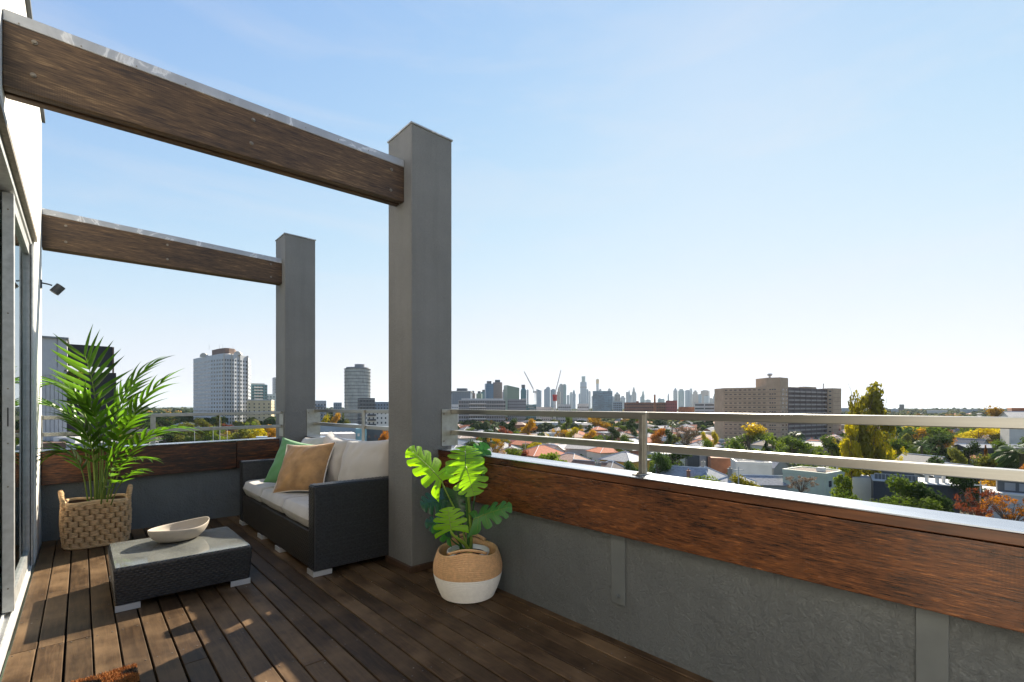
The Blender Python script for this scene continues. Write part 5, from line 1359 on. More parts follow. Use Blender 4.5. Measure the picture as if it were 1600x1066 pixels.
# ---------------------------------------------------------------- houses
ROOF = {'terracotta': m_roof('terracotta_tiles',(.40,.13,.065)), 'brown': m_roof('brown_tiles',(.20,.115,.08)), 'pink': m_roof('faded_pink_tiles',(.48,.30,.22)), 'grey': m_roof('grey_slate',(.20,.20,.21)),
        'pale': m_roof('pale_corrugated',(.38,.36,.33),'metal'), 'steel': m_roof('steel_corrugated',(.26,.27,.29),'metal'), 'blue-grey': m_roof('blue_grey_iron',(.19,.215,.25),'metal'), 'mottled': m_roof('lichen_tiles',(.34,.27,.22)), 'charcoal': m_roof('charcoal_iron',(.07,.075,.085),'metal'), 'red': m_roof('red_iron',(.30,.05,.04),'metal')}
WALLM = {'cream':BM('house_cream',(.52,.46,.32)),'white':BM('house_white',(.58,.56,.51)),'brick':BM('house_brick',(.30,.13,.08),.9,.2),'grey':BM('house_grey',(.33,.34,.34)),'ochre':YEL,'green':PGREEN,'dark':BLK,'tan':BM('house_tan',(.38,.30,.21))}
TRIM = BM('white_trim',(.7,.7,.68)); CHB = BM('chimney_brick',(.27,.13,.09),.9,.25); CHG = BM('chimney_render',(.30,.28,.25),.9,.2)
hcache = {}
def house_parts(w,l,ev,rise,roof):
    key = (round(w,1),round(l,1),round(ev,1),round(rise,1),roof)
    if key in hcache: return hcache[key]
    m = MB(); x,y = w/2,l/2; o_ = .45
    m.box(-x,x,-y,y,0,ev)
    if roof == 'gable': m.add([(-x,-y,ev),(x,-y,ev),(0,-y,ev+rise),(-x,y,ev),(x,y,ev),(0,y,ev+rise)],[(0,1,2),(4,3,5)])
    walls = m.mesh('walls', WHT); m = MB(); a,b = x+o_,y+o_; th=.18; e0 = ev-.1
    if roof == 'hip':
        r_ = max(.3, b-a*.95) if b >= a else 0; q = max(.3, a-b*.95) if a > b else 0
        if b >= a: A0,A1 = (0,-r_),(0,r_)
        else: A0,A1 = (-q,0),(q,0)
        for dz in (0,th):
            pass
        v = [(-a,-b,e0),(a,-b,e0),(a,b,e0),(-a,b,e0),(-a,-b,e0+th),(a,-b,e0+th),(a,b,e0+th),(-a,b,e0+th),(A0[0],A0[1],ev+rise),(A1[0],A1[1],ev+rise)]
        f = [(0,3,2,1),(0,1,5,4),(1,2,6,5),(2,3,7,6),(3,0,4,7)]
        if b >= a: f += [(4,5,8),(5,6,9,8),(6,7,9),(7,4,8,9)]
        else: f += [(4,5,9,8),(5,6,9),(6,7,8,9),(7,4,8)]
        m.add(v,f)
        rp = [Vector((A0[0],A0[1],ev+rise+.04)),Vector((A1[0],A1[1],ev+rise+.04))]
        m.mi = 1; m.tube(rp,.13,4)
        cs = [Vector(v[i]) for i in (4,5,6,7)]
        ends = (rp[0],rp[0],rp[1],rp[1]) if b>=a else (rp[0],rp[1],rp[1],rp[0])
        for c_,e_ in zip(cs,ends): m.tube([c_+Vector((0,0,.03)),e_],.11,4)
    elif roof == 'gable':
        s = rise/x; ze = ev - s*o_
        m.add([(-a,-b,ze),(0,-b,ev+rise),(a,-b,ze),(-a,-b,ze+th),(0,-b,ev+rise+th),(a,-b,ze+th),(-a,b,ze),(0,b,ev+rise),(a,b,ze),(-a,b,ze+th),(0,b,ev+rise+th),(a,b,ze+th)],
              [(0,1,4,3),(1,2,5,4),(7,6,9,10),(8,7,10,11),(3,4,10,9),(4,5,11,10),(1,0,6,7),(2,1,7,8),(0,3,9,6),(5,2,8,11)])
        m.mi = 1; m.tube([(0,-b,ev+rise+th+.02),(0,b,ev+rise+th+.02)],.12,4)
    else:
        m.box(-x-.15,x+.15,-y-.15,y+.15,ev+.01,ev+.12); m.mi = 1
        for q in ((-x-.2,x+.2,-y-.2,-y+.1),(-x-.2,x+.2,y-.1,y+.2),(-x-.2,-x+.1,-y+.1,y-.1),(x-.1,x+.2,-y+.1,y-.1)): m.box(*q,ev-.2,ev+.45)
    roofm = m.mesh('roof', [ROOF['grey'],TRIM]); m = MB()
    for sgn in (-1,1):
        n = max(1,int(w/4))
        for s_ in range(max(1,int(ev/2.9))):
            zc = 1.0+2.9*s_
            for i in range(n):
                xx = -x+(i+.5)*w/n; m.box(xx-.6,xx+.6,sgn*y-.04,sgn*y+.04,zc,zc+1.3)
            for i in range(max(1,int(l/4))):
                yy = -y+(i+.5)*l/max(1,int(l/4)); m.box(sgn*x-.04,sgn*x+.04,yy-.6,yy+.6,zc,zc+1.3)
    wins = m.mesh('windows', WIN); m = MB(); m.box(-.45,.45,-.35,.35,0,2.0); m.box(-.55,.55,-.45,.45,2.0,2.2); m.cyl((-.2,0,2.2),.13,.45,6); m.cyl((.2,0,2.2),.13,.45,6)
    ch = m.mesh('chimney', CHB); hcache[key] = (walls,roofm,wins,ch); return hcache[key]
def house(px, d, w, l, rot, ev, rise, roof, rc, wc, label, group=None, chim=(), chm=None, name=None, parts=True):
    p = P(px, d); t = thing(name or {'hip':'hip_roofed_house','gable':'gabled_house','flat':'flat_roofed_house'}[roof], label, 'house', (p.x,p.y,GZ), -A+rad(rot), group)
    wl,rf,wi,ch = house_parts(w,l,ev,rise,roof)
    inst(wl,'walls',t,mat=WALLM[wc]); inst(rf,'roof',t,mat=ROOF[rc])
    if parts: stuff(inst(wi,'windows',t))
    for (cx_,cy_,cz_) in chim: inst(ch,'chimney',t,(cx_,cy_,cz_),mat=chm or CHB)
    placed.append((p.x,p.y,max(w,l)/2)); return t
def D(y, z): return (H-(GZ+z))*F/(y-637)      # distance at which height z above the street shows at photo row y
house(847,184,15,13,28,5.2,3.4,'hip','terracotta','white','white two storey house with bright terracotta hip roof above the lime hedge',chim=[(5,4,5.6)])
house(797,192,12,12,30,4.2,3.0,'hip','brown','brick','brown tiled hip roofed house at the left, just above the parapet coping',chim=[(1,2,6.0)])
house(892,166,9,12,35,4.6,2.6,'hip','pink','brick','faded pink tiled low hip roofed house in front of the grey sheds')
house(915,205,9,15,60,5.6,1.9,'gable','pale','grey','grey walled shed with bright white gable roof',name='shed')
house(948,190,12,11,20,5.6,2.7,'hip','terracotta','white','white two storey house with terracotta roof, left of the railing post',chim=[(3,4,6)])
house(986,205,8,9,20,5.0,2.0,'hip','pale','brick','small house with pale roof and dark windows immediately left of the railing post')
house(976,160,11,12,40,5.6,2.6,'hip','steel','ochre','ochre walled house with steel grey hip roof by the railing post')
house(922,142,9,11,50,4.4,2.6,'gable','brown','brick','dark brown gabled cottage roof just over the coping, left chimney',chim=[(-3,-4,5.0)],chm=CHG)
house(955,138,8.5,10,25,4.6,3.0,'hip','mottled','brick','cottage with lichen mottled hip roof just over the coping',chim=[(-3.5,1,5.0)],chm=CHG)
house(1063,128,8,13,55,4.2,2.9,'gable','steel','cream','cream weatherboard cottage with grey gable roof beside the round dark tree',chim=[(-3.4,-3,4.6)])
house(1099,126,10,10,35,4.4,3.2,'hip','blue-grey','grey','blue grey hip roofed cottage with tall rendered chimney',chim=[(0,0,6.6)],chm=CHG)
house(1150,118,9,9,35,4.0,2.6,'hip','steel','grey','grey hip roofed cottage behind the orange bush, stone chimney',chim=[(-1,1,5.8)],chm=CHG)
t,w,h = block('brick_building','orange brick walled building with parapet among the grey roofs','building',1111,1150,716,148,10,BRKO,None,4,4,.12); 
t,w,h = block('brick_building','lower orange brick wall and roof behind the white flat roofed building','building',1148,1174,721,146,8,BRKO,None,4,4,.12)
block('flat_roofed_building','black flat roofed building with white edge behind the orange brick wall','building',1104,1146,709,165,8,BLK,None,4,4,.05,parapet=WHT)
block('flat_roofed_building','pale grey boxy building directly behind the cottage chimney','building',1092,1104,706,170,8,LGR,None,4,4,.0)
block('flat_roofed_building','dark roofed low building behind the grey cottages','building',1074,1093,711,160,9,DGR,None,4,4,.1)
t,w,h = block('flat_roofed_building','white flat roofed building with stepped terrace and small windows','building',1150,1206,727,132,10,WHT,WIN,3.6,5,.18,.25,.3,parapet=WHT)
MB().box(-w/2+2,w/2-4,2,8,h+.02,h+1.3).build('roof_lantern',WHT,t)
house(1194,150,8,11,30,5.0,2.8,'gable','steel','grey','pale house with light grey gable roof behind the white flat building')
house(1222,118,6,20,80,4.4,1.6,'gable','steel','grey','long low house with slate blue metal roof just over the coping')
t,w,h = block('flat_roofed_building','pale green box building with slatted roof deck','building',1222,1290,742,112,9.5,PGREEN,None,3.2,4,-.42,parapet=PGREEN)
m = MB()
for i in range(7): m.box(-w/2+.6,w/2-.6,.8+i*1.15,1.25+i*1.15,h+.55,h+.75)
m.build('roof_slats',BRN,t)
MB().box(w/2-3.4,w/2-1.8,3,4.2,h+.8,h+1.7).build('rooftop_unit',WHT,t)
m = MB(); 
for (a,b_,z) in ((1.2,2.6,2.2),(5,6.8,2.4),(5,6.8,5.2)): m.box(w/2-.02,w/2+.05,a,b_,h-1.2-z+1,h-z+1.2)
stuff(m.build('windows',WIN,t)); 
m = MB()
for i in range(7): m.box(-w/2+(i+.5)*w/7-.03,-w/2+(i+.5)*w/7+.03,-.04,.01,0,h)
stuff(m.build('panel_joints',LGR,t))
block('flat_roofed_building','mid grey building with garage door behind the lime green tree','building',1308,1372,724,135,9,MGR,None,3.2,4,.06,parapet=LGR)
block('flat_roofed_building','plain grey walled outbuilding between the lime tree and the black building','building',1332,1362,747,116,7,LGR,None,3.2,4,.1)
# black building with glazed roof terrace
t,w,h = block('flat_roofed_building','long charcoal building with roof terrace and white vents behind the big evergreen','building',1362,1497,756,104,11,simple('navy_cladding',(.022,.03,.045),.6,.1,3),None,3.2,9,.10)
MB().box(-w/2-.1,w/2+.1,-.1,11.1,h+.02,h+.2).build('roof_edge',LGR,t)
m = MB()
for i in range(13): m.box(-w/2+.3+i*w*.55/12-.04,-w/2+.3+i*w*.55/12+.04,2,2.06,h+.2,h+1.5)
m.box(-w/2+.3,w*.05+.3,1.98,2.08,h+1.45,h+1.55); m.build('balustrade_posts',LGR,t)
MB().box(-w/2+.3,w*.05,2.02,2.04,h+.25,h+1.4).build('balustrade_glass',DGR,t)
MB().box(-w/2+2,w*.02,4,10,h+.2,h+2.3).build('roof_pavilion',DGR,t)
for (vx,vy,vh) in ((w*.16,3,2.0),(w*.27,2,1.8),(w*.36,4,2.2)):
    m = MB(); m.cyl((vx,vy,h+.2),.35,vh-.5,10); m.box(vx-.6,vx+.6,vy-.6,vy+.6,h+vh-.3,h+vh+.2); m.build('roof_vent',WHT,t)
m = MB()
for i in range(9): m.box(-w/2+w*.62+i*.9,-w/2+w*.62+i*.9+.08,-.06,.01,0,h)
m.build('cladding_battens',BLK,t)
house(1442,142,13,11,12,4.6,4.2,'gable','charcoal','grey','grey house with broad pale gable end facing us and dark roof',chim=[])
house(1490,130,12,9,8,4.6,3.0,'gable','charcoal','grey','dark charcoal gable roof immediately right of the pale gable end')
t,w,h = block('flat_roofed_building','grey terrace building with rows of dark windows at lower right behind the red tree','building',1535,1640,775,92,12,LGR,None,3.0,9,.05,parapet=None)
m = MB(); MB().box(-w/2+2,w/2,2,9,h+.01,h+2.6).build('upper_storey',DGR,t)
for i in range(7): m.box(-w/2+3+i*2.0,-w/2+4.5+i*2.0,1.92,2.02,h+.7,h+2.2)
stuff(m.build('windows',MGR,t)); MB().box(-w/2-.1,w/2+.1,-.15,2.2,h+.02,h+.35).build('white_cornice',WHT,t); MB().box(-w/2+1.9,w/2,1.7,9,h+2.62,h+2.8).build('roof_edge',WHT,t)
house(1598,112,7,9,25,5.6,2.6,'gable','terracotta','brick','orange gabled roof peeping at the right edge of the picture')
t,w,h = block('flat_roofed_building','white flat house with low parapets among dense greenery left of centre palm','building',1421,1466,703,185,10,WHT,WIN,3.4,4,.1,.2,.3,parapet=WHT)
house(1470,232,9,22,85,4.2,1.2,'gable','steel','white','long low metal roofed house just left of the two rounded yellowish trees')
house(1542,225,9,26,88,4.4,1.2,'gable','steel','dark','long low silver roof with dark eaves below the yellowish trees')
house(1399,240,9,18,88,4.0,1.1,'flat','pale','brick','flat pale roofed brick house immediately right of the tall poplar')
house(1133,196,11,9,75,4.4,1.8,'hip','pale','cream','small house with white hip roof in front of the yellow-topped tree')
house(1173,190,9,8,60,4.0,1.4,'hip','blue-grey','white','small grey roofed pavilion right of the white hip roof, with white vent')
house(1272,232,9,9,40,4.6,1.8,'gable','pale','tan','white roofed house half hidden behind the rounded hedge tree and the palm')
house(812,262,10,9,30,4.2,2.4,'hip','red','brick','dark red roofed house directly behind the middle rail left of centre')
t,w,h = block('brick_building','square brown brick building on the right skyline','building',1581,1606,640,260,20,BRK,None,4,4,.1,parapet=BRKO)
house(1604,240,12,16,60,18.5,2.4,'gable','pale','white','white roof gable at the far right edge in front of the square brick building',parts=False)
house(582,190,9,10,25,4.2,2.6,'hip','terracotta','brick','red roofed house with brick chimney seen over the right sofa cushion',chim=[(0,-2,5.6)])
house(1150,250,9,8,30,4.4,2,'hip','terracotta','cream','small terracotta roof between the bare brown tree and the yellow-topped tree')

# ---------------------------------------------------------------- trees one can point at
TP = tree_px
TP(1141,1196,664,205,'yellow-topped green','round','broad dome shaped tree turned bright yellow on top, in front of the housing slab')
TP(1318,1358,622,122,'gold green','column','tall poplar leader, left half of the big poplar in front of the skyline gap')
TP(1330,1388,606,124,'gold green','column','tallest golden brown poplar crown rising above the top rail',bare=True)
TP(1314,1345,664,119,'yellow','column','bright yellow lower flank of the tall poplar, on its left')
TP(1362,1396,668,121,'yellow','open','loose yellow foliage at the right foot of the tall poplar')
TP(1018,1046,671,235,'orange','round','bright orange domed tree just right of the railing post')
TP(1035,1051,672,222,'dark green','round','small dark green tree in front of the orange domed tree')
TP(1050,1092,667,225,'grey brown','open','wide thinning brown tree with bare twigs right of the orange tree',bare=True)
TP(1096,1108,676,225,'yellow','round','small bright yellow tree below the cream roofs'); TP(1108,1122,675,222,'yellow','round','small yellow green tree left of the housing slab corner')
TP(1086,1113,688,190,'green','round','rounded green shrub tree touching the middle rail left of the white hip roof'); TP(1141,1160,688,188,'green','round','green tree immediately right of the white hip roof')
TP(1009,1048,707,128,'dark green','round','large dense dark green tree directly right of the railing post')
TP(1030,1080,702,150,'dark green','round','broad dark green tree behind the one by the railing post')
TP(974,1001,722,128,'dark green','round','clipped dark green tree immediately left of the railing post')
TP(832,884,709,140,'lime green','spread','bright green tree with feathery top just above the coping')
TP(812,834,704,150,'rust red','round','maroon tree between the brown roof and the terracotta house')
TP(756,792,681,175,'golden','open','golden thinning tree left of the brown roof, above the monstera',bare=True)
TP(768,789,685,230,'dark green','round','dark tree behind the golden thinning tree')
TP(716,745,690,150,'dark green','round','dark green tree just right of the near column foot of the rail')
TP(910,932,673,250,'golden','round','gold orange round tree above the terracotta roofs'); TP(885,906,669,265,'yellow','round','small yellow tree behind the gold orange one'); TP(862,890,671,270,'golden','open','pale golden open tree left of the small yellow one',bare=True)
TP(920,953,650,400,'golden','round','wide golden tree right under the top rail'); TP(946,968,667,265,'dark green','round','dark green round tree left of the railing post, mid distance')
TP(979,995,652,330,'dark green','round','dark green tree just under the top rail by the railing post'); TP(967,995,680,235,'green','round','blue green tree low by the left of the railing post')
TP(877,893,651,350,'green','round','round green tree under the top rail left of the wide golden tree')
TP(816,836,656,300,'golden','round','golden brown tree before the grey apartment blocks'); TP(792,814,655,310,'dark green','round','dark tree cluster before the grey apartment blocks')
TP(1136,1183,743,100,'gold green','round','orange and olive bush in front of the hip roofed grey cottages',base=-19.5)
TP(1066,1127,744,104,'lime green','hedge','row of low bright green bushes just over the coping',base=-19)
TP(1232,1272,745,92,'grey brown','open','small bare branched tree with few yellow leaves over the coping',bare=True,base=-16.5)
TP(1304,1333,726,98,'lime green','column','lime green upright tree beside the pale green box building')
TP(1378,1440,746,88,'green','round','left lobe of the large rounded evergreen in front of the black building')
TP(1418,1476,756,86,'dark green','round','right lobe of the large rounded evergreen in front of the black building')
TP(1310,1372,768,84,'green','hedge','green hedge row under the lime tree, just over the coping')
TP(1364,1470,778,80,'green','hedge','bright topped green hedge directly over the coping, below the evergreen',base=-20)
TP(1495,1542,740,98,'dark green','round','tall dark tree standing between the black building and the red tree')
TP(1370,1412,744,125,'dark green','round','shadowy dark tree behind the roof terrace of the black building')
TP(1505,1560,765,72,'rust red','open','left part of the red leaved maple at the lower right',bare=True,base=-18)
TP(1545,1612,778,66,'orange','open','right part of the orange red maple at the lower right corner',bare=True,base=-18)
TP(1498,1535,790,70,'rust red','open','lowest rust coloured branches touching the coping at right',bare=True,base=-18)
TP(1540,1590,742,110,'golden','round','olive gold tree behind the grey terrace building')
TP(1213,1263,683,205,'green','round','big rounded glossy green tree left of the bluish palm'); TP(1252,1287,697,200,'lime green','hedge','low bright shrubs right of the big rounded tree')
TP(1283,1317,682,190,'green','round','round green tree immediately left of the poplar'); TP(1188,1206,690,205,'dark green','cone','small dark conical tree right of the yellow-topped tree')
TP(1180,1200,684,260,'dark green','cone','narrow dark tree against the housing slab')
TP(1505,1552,667,260,'yellow','round','first rounded yellowish green tree below the top rail at right'); TP(1555,1592,671,255,'olive','round','second rounded olive tree below the top rail at right')
TP(1530,1573,637,330,'golden','round','large golden brown tree standing on the right skyline')
TP(1534,1546,697,150,'orange','cone','narrow rusty conical tree among the greenery at right')
TP(1464,1482,688,165,'dark green','cone','dark dense conifer right of the white flat house')
TP(1440,1512,665,280,'dark green','round','wide dark green tree mass left of the yellowish trees')
TP(1498,1530,692,150,'dark green','round','dark sprawling tree left of the rusty cone tree'); TP(1545,1580,690,160,'green','round','green spreading tree right of the rusty cone tree')
TP(1476,1506,700,140,'olive','round','olive shrub tree below the white flat house'); TP(1414,1452,703,150,'green','round','rounded green trees under the tall slim palm'); TP(1380,1412,700,145,'yellow','open','yellow leafed tree to the right of the poplar, low')
TP(1505,1556,712,125,'olive','round','grey green bushy tree just above the middle rail at right'); TP(1553,1592,716,122,'dark green','round','dark bush just above the middle rail near the big palm')
TP(1452,1490,716,125,'dark green','round','dark rounded shrub mass above the middle rail, right of the slim palm')
palm_far(1440,150,681,3.4,'tall slim fan palm among the gardens right of the poplar',1)
palm_far(1596,118,668,7.2,'large date palm with drooping fronds at the right edge',0)
palm_far(1243,215,664,5.0,'feathery palm in front of the gallery wing of the housing slab',0)
palm_far(773,290,657,4.0,'green palm before the wide glass apartment building',0)
palm_far(1050,300,655,4.0,'small pale palm right of the railing post under the top rail',1)
TP(298,328,655,330,'olive','round','olive eucalyptus below the octagonal tower, seen over the far rail'); TP(330,352,648,300,'olive','cone','tall pine in front of the octagonal tower')
TP(378,416,667,260,'yellow','spread','wide yellow tree below the cream apartments'); TP(412,432,665,270,'golden','round','golden tree next to the far column')
TP(352,372,668,270,'grey brown','round','dull brown tree left of the wide yellow tree'); TP(240,268,655,380,'dark green','round','dark tree beyond the far railing post'); TP(262,300,662,260,'olive','round','yellowish olive tree right of the far railing post')
TP(300,326,671,230,'olive','round','lower olive tree under the octagonal tower'); TP(322,350,668,235,'lime green','round','light green tree at the foot of the pine'); TP(190,240,658,400,'dark green','round','dark wooded clump behind the palm fronds')
TP(502,520,650,330,'yellow','round','yellow tree seen through the short railing'); TP(517,534,645,340,'golden','round','taller golden tree left of the round tower'); TP(536,556,657,300,'olive','round','olive round tree at the foot of the round tower')
TP(588,612,675,170,'orange','round','orange tree beside the near column above the sofa')
block('apartment_building','small dark blue roofed hut among the trees near the far column','building',400,418,683,180,6,BLUEG,None,4,4,0)
house(409,165,5,6,30,4.2,2.0,'hip','terracotta','brick','small pink roofed house near the far column')
# ---------------------------------------------------------------- generic suburb: houses and trees, each one a thing
def free(x, y, r):
    for (a,b,q) in placed:
        if (a-x)**2+(b-y)**2 < (q*.75+r)**2: return False
    return True
def zone(px, d):
    s = [b for a,b in ((250,'behind the palm fronds'),(330,'left of the octagonal tower'),(440,'below the octagonal tower'),(530,'left of the round tower'),(612,'right of the round tower'),
      (760,'beside the near column'),(830,'below the leaning crane'),(880,'below the upright crane'),(930,'below the tallest tower'),(985,'below the curved glass block'),(1035,'by the railing post'),(1085,'below the red building'),
      (1135,'left of the brown slab'),(1200,'below the slab windows'),(1320,'below the slab galleries'),(1400,'just right of the poplar'),(1460,'around the slim palm'),(1515,'right of the slim palm'),(1560,'left of the date palm'),(9999,'at the right edge')) if px < a][0]
    q = 'near' if d < 230 else ('halfway' if d < 380 else 'far off')
    return s, q
R = random.Random(21)
cand = []
sizes = [(9,13,4.0,2.6,'hip'),(11,12,4.2,2.9,'hip'),(8,14,4.0,2.8,'gable'),(10,10,5.6,2.6,'hip'),(9,15,3.8,2.0,'gable'),(10,12,4.4,.1,'flat')]
nh = 0; tries = 0
adj = {'hip':'hip roofed house','gable':'gable roofed house','flat':'flat roofed house'}
while nh < 185 and tries < 9000:
    tries += 1
    d = 130+ (R.random()**1.25)*520; px = R.uniform(700,1620) if R.random() < .9 else R.uniform(440,612)
    if px > 1320 and R.random() < .75: continue
    if 1120 < px < 1320 and d > 270: continue
    if px > 760 and d < 175: continue
    if 1132 < px < 1322 and d < 210: continue
    p = P(px,d)
    if not free(p.x,p.y,8): continue
    w,l,ev,ri,rt = R.choice(sizes)
    rc = R.choice(['terracotta','terracotta','terracotta','brown','pink','grey','pale','steel','mottled','mottled','pink','blue-grey'])
    wc = R.choice(['cream','white','brick','brick','tan','white','grey'])
    s,q = zone(px,d)
    house(px,d,w,l,28+R.choice([0,90])+R.uniform(-4,4),ev,ri,rt,rc,wc,f'{rc} {adj[rt]} with {wc} walls, {q}, {s}', f'suburban houses {q} {s}', chim=[(w*.25,l*.2,ev+ri*.35)] if rt=='hip' and R.random()<.5 else [], parts=d<330)
    nh += 1
nt_ = 0; tries = 0
nm = {'round':'round tree','spread':'spreading tree','column':'upright tree','cone':'conical tree','open':'thin crowned tree'}
while nt_ < 330 and tries < 12000:
    tries += 1
    d = 95+(R.random()**1.1)*470; u = R.random()
    px = R.uniform(1330,1640) if u < .42 else (R.uniform(700,1330) if u < .86 else (R.uniform(183,440) if u < .95 else R.uniform(440,612)))
    if px < 440 and d < 170: d += 150
    if 1120 < px < 1320 and d > 270: continue
    if 860 < px < 1500 and d < 165: continue
    if any(a_ < px < b_ and d < q_ for a_,b_,q_ in ((1132,1205,215),(1205,1322,208),(1322,1400,150),(905,955,260),(1012,1095,238),(1495,1600,262),(1418,1470,190),(812,885,190))): continue
    p = P(px,d); big = px > 1330 or px < 440; w = R.uniform(6,11)*(1.3 if big else 1)
    if not free(p.x,p.y,w*.05): continue
    c = R.choices(['dark green','green','olive','lime green','yellow','golden','orange','rust red','grey brown'],[20,26,18,20,6,5,3,1,3] if not px<440 else [30,14,26,3,6,6,1,1,4])[0]
    k = R.choices(['round','spread','column','cone','open'],[60,12,8,8,8])[0]
    w = w*.6 if k in('column','cone') else w; hgt = w*R.uniform(.75,1.05)*(1.9 if k in('column','cone') else 1)
    hmax = 20.5 if d > 200 else 12.5
    s,q = zone(px,d)
    tree(px,d,w,min(hgt,hmax),c,k,f'{"broad" if w>8.2 else "small"} {c} {nm[k]}, {q}, {s}', f'garden trees {q} {s}', dense=d<230, bare=(k=='open'))
    nt_ += 1

# garden shrubs between the houses: a mass nobody could count
def shrubs(n, seed, mat, lab, pxa, pxb, d0, d1):
    R = random.Random(seed); m = MB(); vs = []; fs = []
    for i in range(n):
        d = d0+(R.random()**1.1)*(d1-d0); px = R.uniform(pxa,pxb); p = P(px,d); s = R.uniform(1.2,3.0); hh = R.uniform(1.6,4.2)
        if 1095 < px < 1500 and d < 135: continue
        for k in range(46):
            a = R.uniform(0,6.28); el = R.uniform(0,1.5); q = R.uniform(.6,1.05)
            c = Vector((p.x+s*q*math.cos(a)*math.cos(el), p.y+s*q*math.sin(a)*math.cos(el), GZ+hh*q*math.sin(el)+.2))
            nrm = Vector((math.cos(a)*math.cos(el)+R.gauss(0,.4), math.sin(a)*math.cos(el)+R.gauss(0,.4), math.sin(el)+R.gauss(0,.4))).normalized()
            u = nrm.orthogonal().normalized()*R.uniform(.25,.6); v = nrm.cross(u)
            b = len(vs); vs += [c-u-v*.6, c+u*.8-v*.7, c+u*.4+v, c-u*.7+v*.8]; fs.append((b,b+1,b+2,b+3))
    m.add(vs,fs); o = stuff(m.build('garden_shrubs', mat)); tag(o, lab, 'shrubs')
shrubs(900,31,LEAFC['green'],'low green garden shrubs filling the gaps between the suburban houses',690,1640,120,420)
shrubs(500,32,LEAFC['lime green'],'low bright green garden shrubs in the gaps between the suburban houses',690,1640,120,420)
shrubs(350,33,LEAFC['dark green'],'low dark garden shrubs in the gaps between the suburban houses',690,1640,120,420)
# beyond: far suburb that reads as one mass
def far_trees(n, seed, mat, name, d0, d1, pxa, pxb, hk=1.0):
    R = random.Random(seed); m = MB()
    base = [(.1,0,.95),(.62,0,.74),(.19,.60,.80),(-.52,.37,.70),(-.5,-.4,.8),(.2,-.6,.72),(1,.2,-.1),(.1,1,-.05),(-.95,.3,-.1),(-.5,-.9,0),(.6,-.85,-.1)]
    fc = [(0,1,2),(0,2,3),(0,3,4),(0,4,5),(0,5,1),(1,6,2),(2,7,3),(3,8,4),(4,9,5),(5,10,1),(6,7,2),(7,8,3),(8,9,4),(9,10,5),(10,6,1)]
    for i in range(n):
        d = d0+(R.random()**1.3)*(d1-d0); px = R.uniform(pxa,pxb); p = P(px,d); s = R.uniform(3,6.5)*(1+d/3000)*hk
        for q in range(2 if d > 900 else 4):
            o = Vector((R.uniform(-.6,.6)*s,R.uniform(-.6,.6)*s,0)); s2 = s*R.uniform(.5,.9); zz = GZ+s*R.uniform(.5,1.0)*hk
            m.add([(p.x+o.x+b[0]*s2*R.uniform(.7,1.2),p.y+o.y+b[1]*s2*R.uniform(.7,1.2),zz+b[2]*s2*R.uniform(.6,1.1)) for b in base], fc)
    o = stuff(m.build(name, mat)); return o
def fin(o, label, cat): tag(o, label, cat)
fin(far_trees(4200,1,LEAFC['dark green'],'distant_trees',400,3200,640,1700),'far dark green tree mass spread below the skyline','trees')
fin(far_trees(2600,2,LEAFC['olive'],'distant_trees',480,3000,640,1700),'far olive green tree mass spread below the skyline','trees')
fin(far_trees(420,3,LEAFC['golden'],'distant_trees',480,2400,640,1700),'far golden autumn trees dotted below the skyline','trees')
fin(far_trees(1500,4,LEAFC['dark green'],'distant_trees',420,3500,120,640,1.25),'far dark wooded belt beyond the far end railing','trees')
fin(far_trees(900,5,LEAFC['olive'],'distant_trees',420,3000,120,640,1.15),'far olive wooded belt beyond the far end railing','trees')
fin(far_trees(160,6,LEAFC['golden'],'distant_trees',420,2000,120,640,1.1),'far rusty gold trees beyond the far end railing','trees')
fin(far_trees(700,7,LEAFC['dark green'],'distant_trees',1500,3000,1300,1680,1.1),'dark ragged tree line on the right horizon','trees')
def far_houses(n, seed, rc, wc, lab, pxa=640, pxb=1700):
    R = random.Random(seed); m = MB()
    for i in range(n):
        d = 420+(R.random()**1.4)*2300; px = R.uniform(pxa,pxb)
        if 1120 < px < 1320 and d < 420: continue
        p = P(px,d); w = R.uniform(4,9); l = R.uniform(5,10); a = rad(28)+R.choice([0,math.pi/2]); ev = R.uniform(4,8); ri = R.uniform(1.5,3)
        c_,s_ = math.cos(a),math.sin(a); q = lambda x,y,z: (p.x+x*c_-y*s_,p.y+x*s_+y*c_,GZ+z)
        m.mi = 1; m.add([q(-w,-l,0),q(w,-l,0),q(w,l,0),q(-w,l,0),q(-w,-l,ev),q(w,-l,ev),q(w,l,ev),q(-w,l,ev)],[(0,1,5,4),(1,2,6,5),(2,3,7,6),(3,0,4,7)])
        m.mi = 0; w2,l2 = w+.5,l+.5; m.add([q(-w2,-l2,ev),q(w2,-l2,ev),q(w2,l2,ev),q(-w2,l2,ev),q(0,-l*.4,ev+ri),q(0,l*.4,ev+ri)],[(0,1,4),(1,2,5,4),(2,3,5),(3,0,4,5)])
    o = stuff(m.build('distant_houses',[ROOF[rc],WALLM[wc]])); tag(o, lab, 'houses')
far_houses(420,11,'terracotta','cream','distant terracotta roofed houses scattered below the skyline')
far_houses(260,12,'pale','white','distant pale roofed houses scattered below the skyline')
far_houses(300,13,'grey','tan','distant grey roofed houses scattered below the skyline')
far_houses(200,14,'pink','brick','distant faded pink roofed houses scattered below the skyline')
far_houses(90,15,'pale','white','distant pale roofs in the wooded belt beyond the far end railing',183,610)
R = random.Random(77)
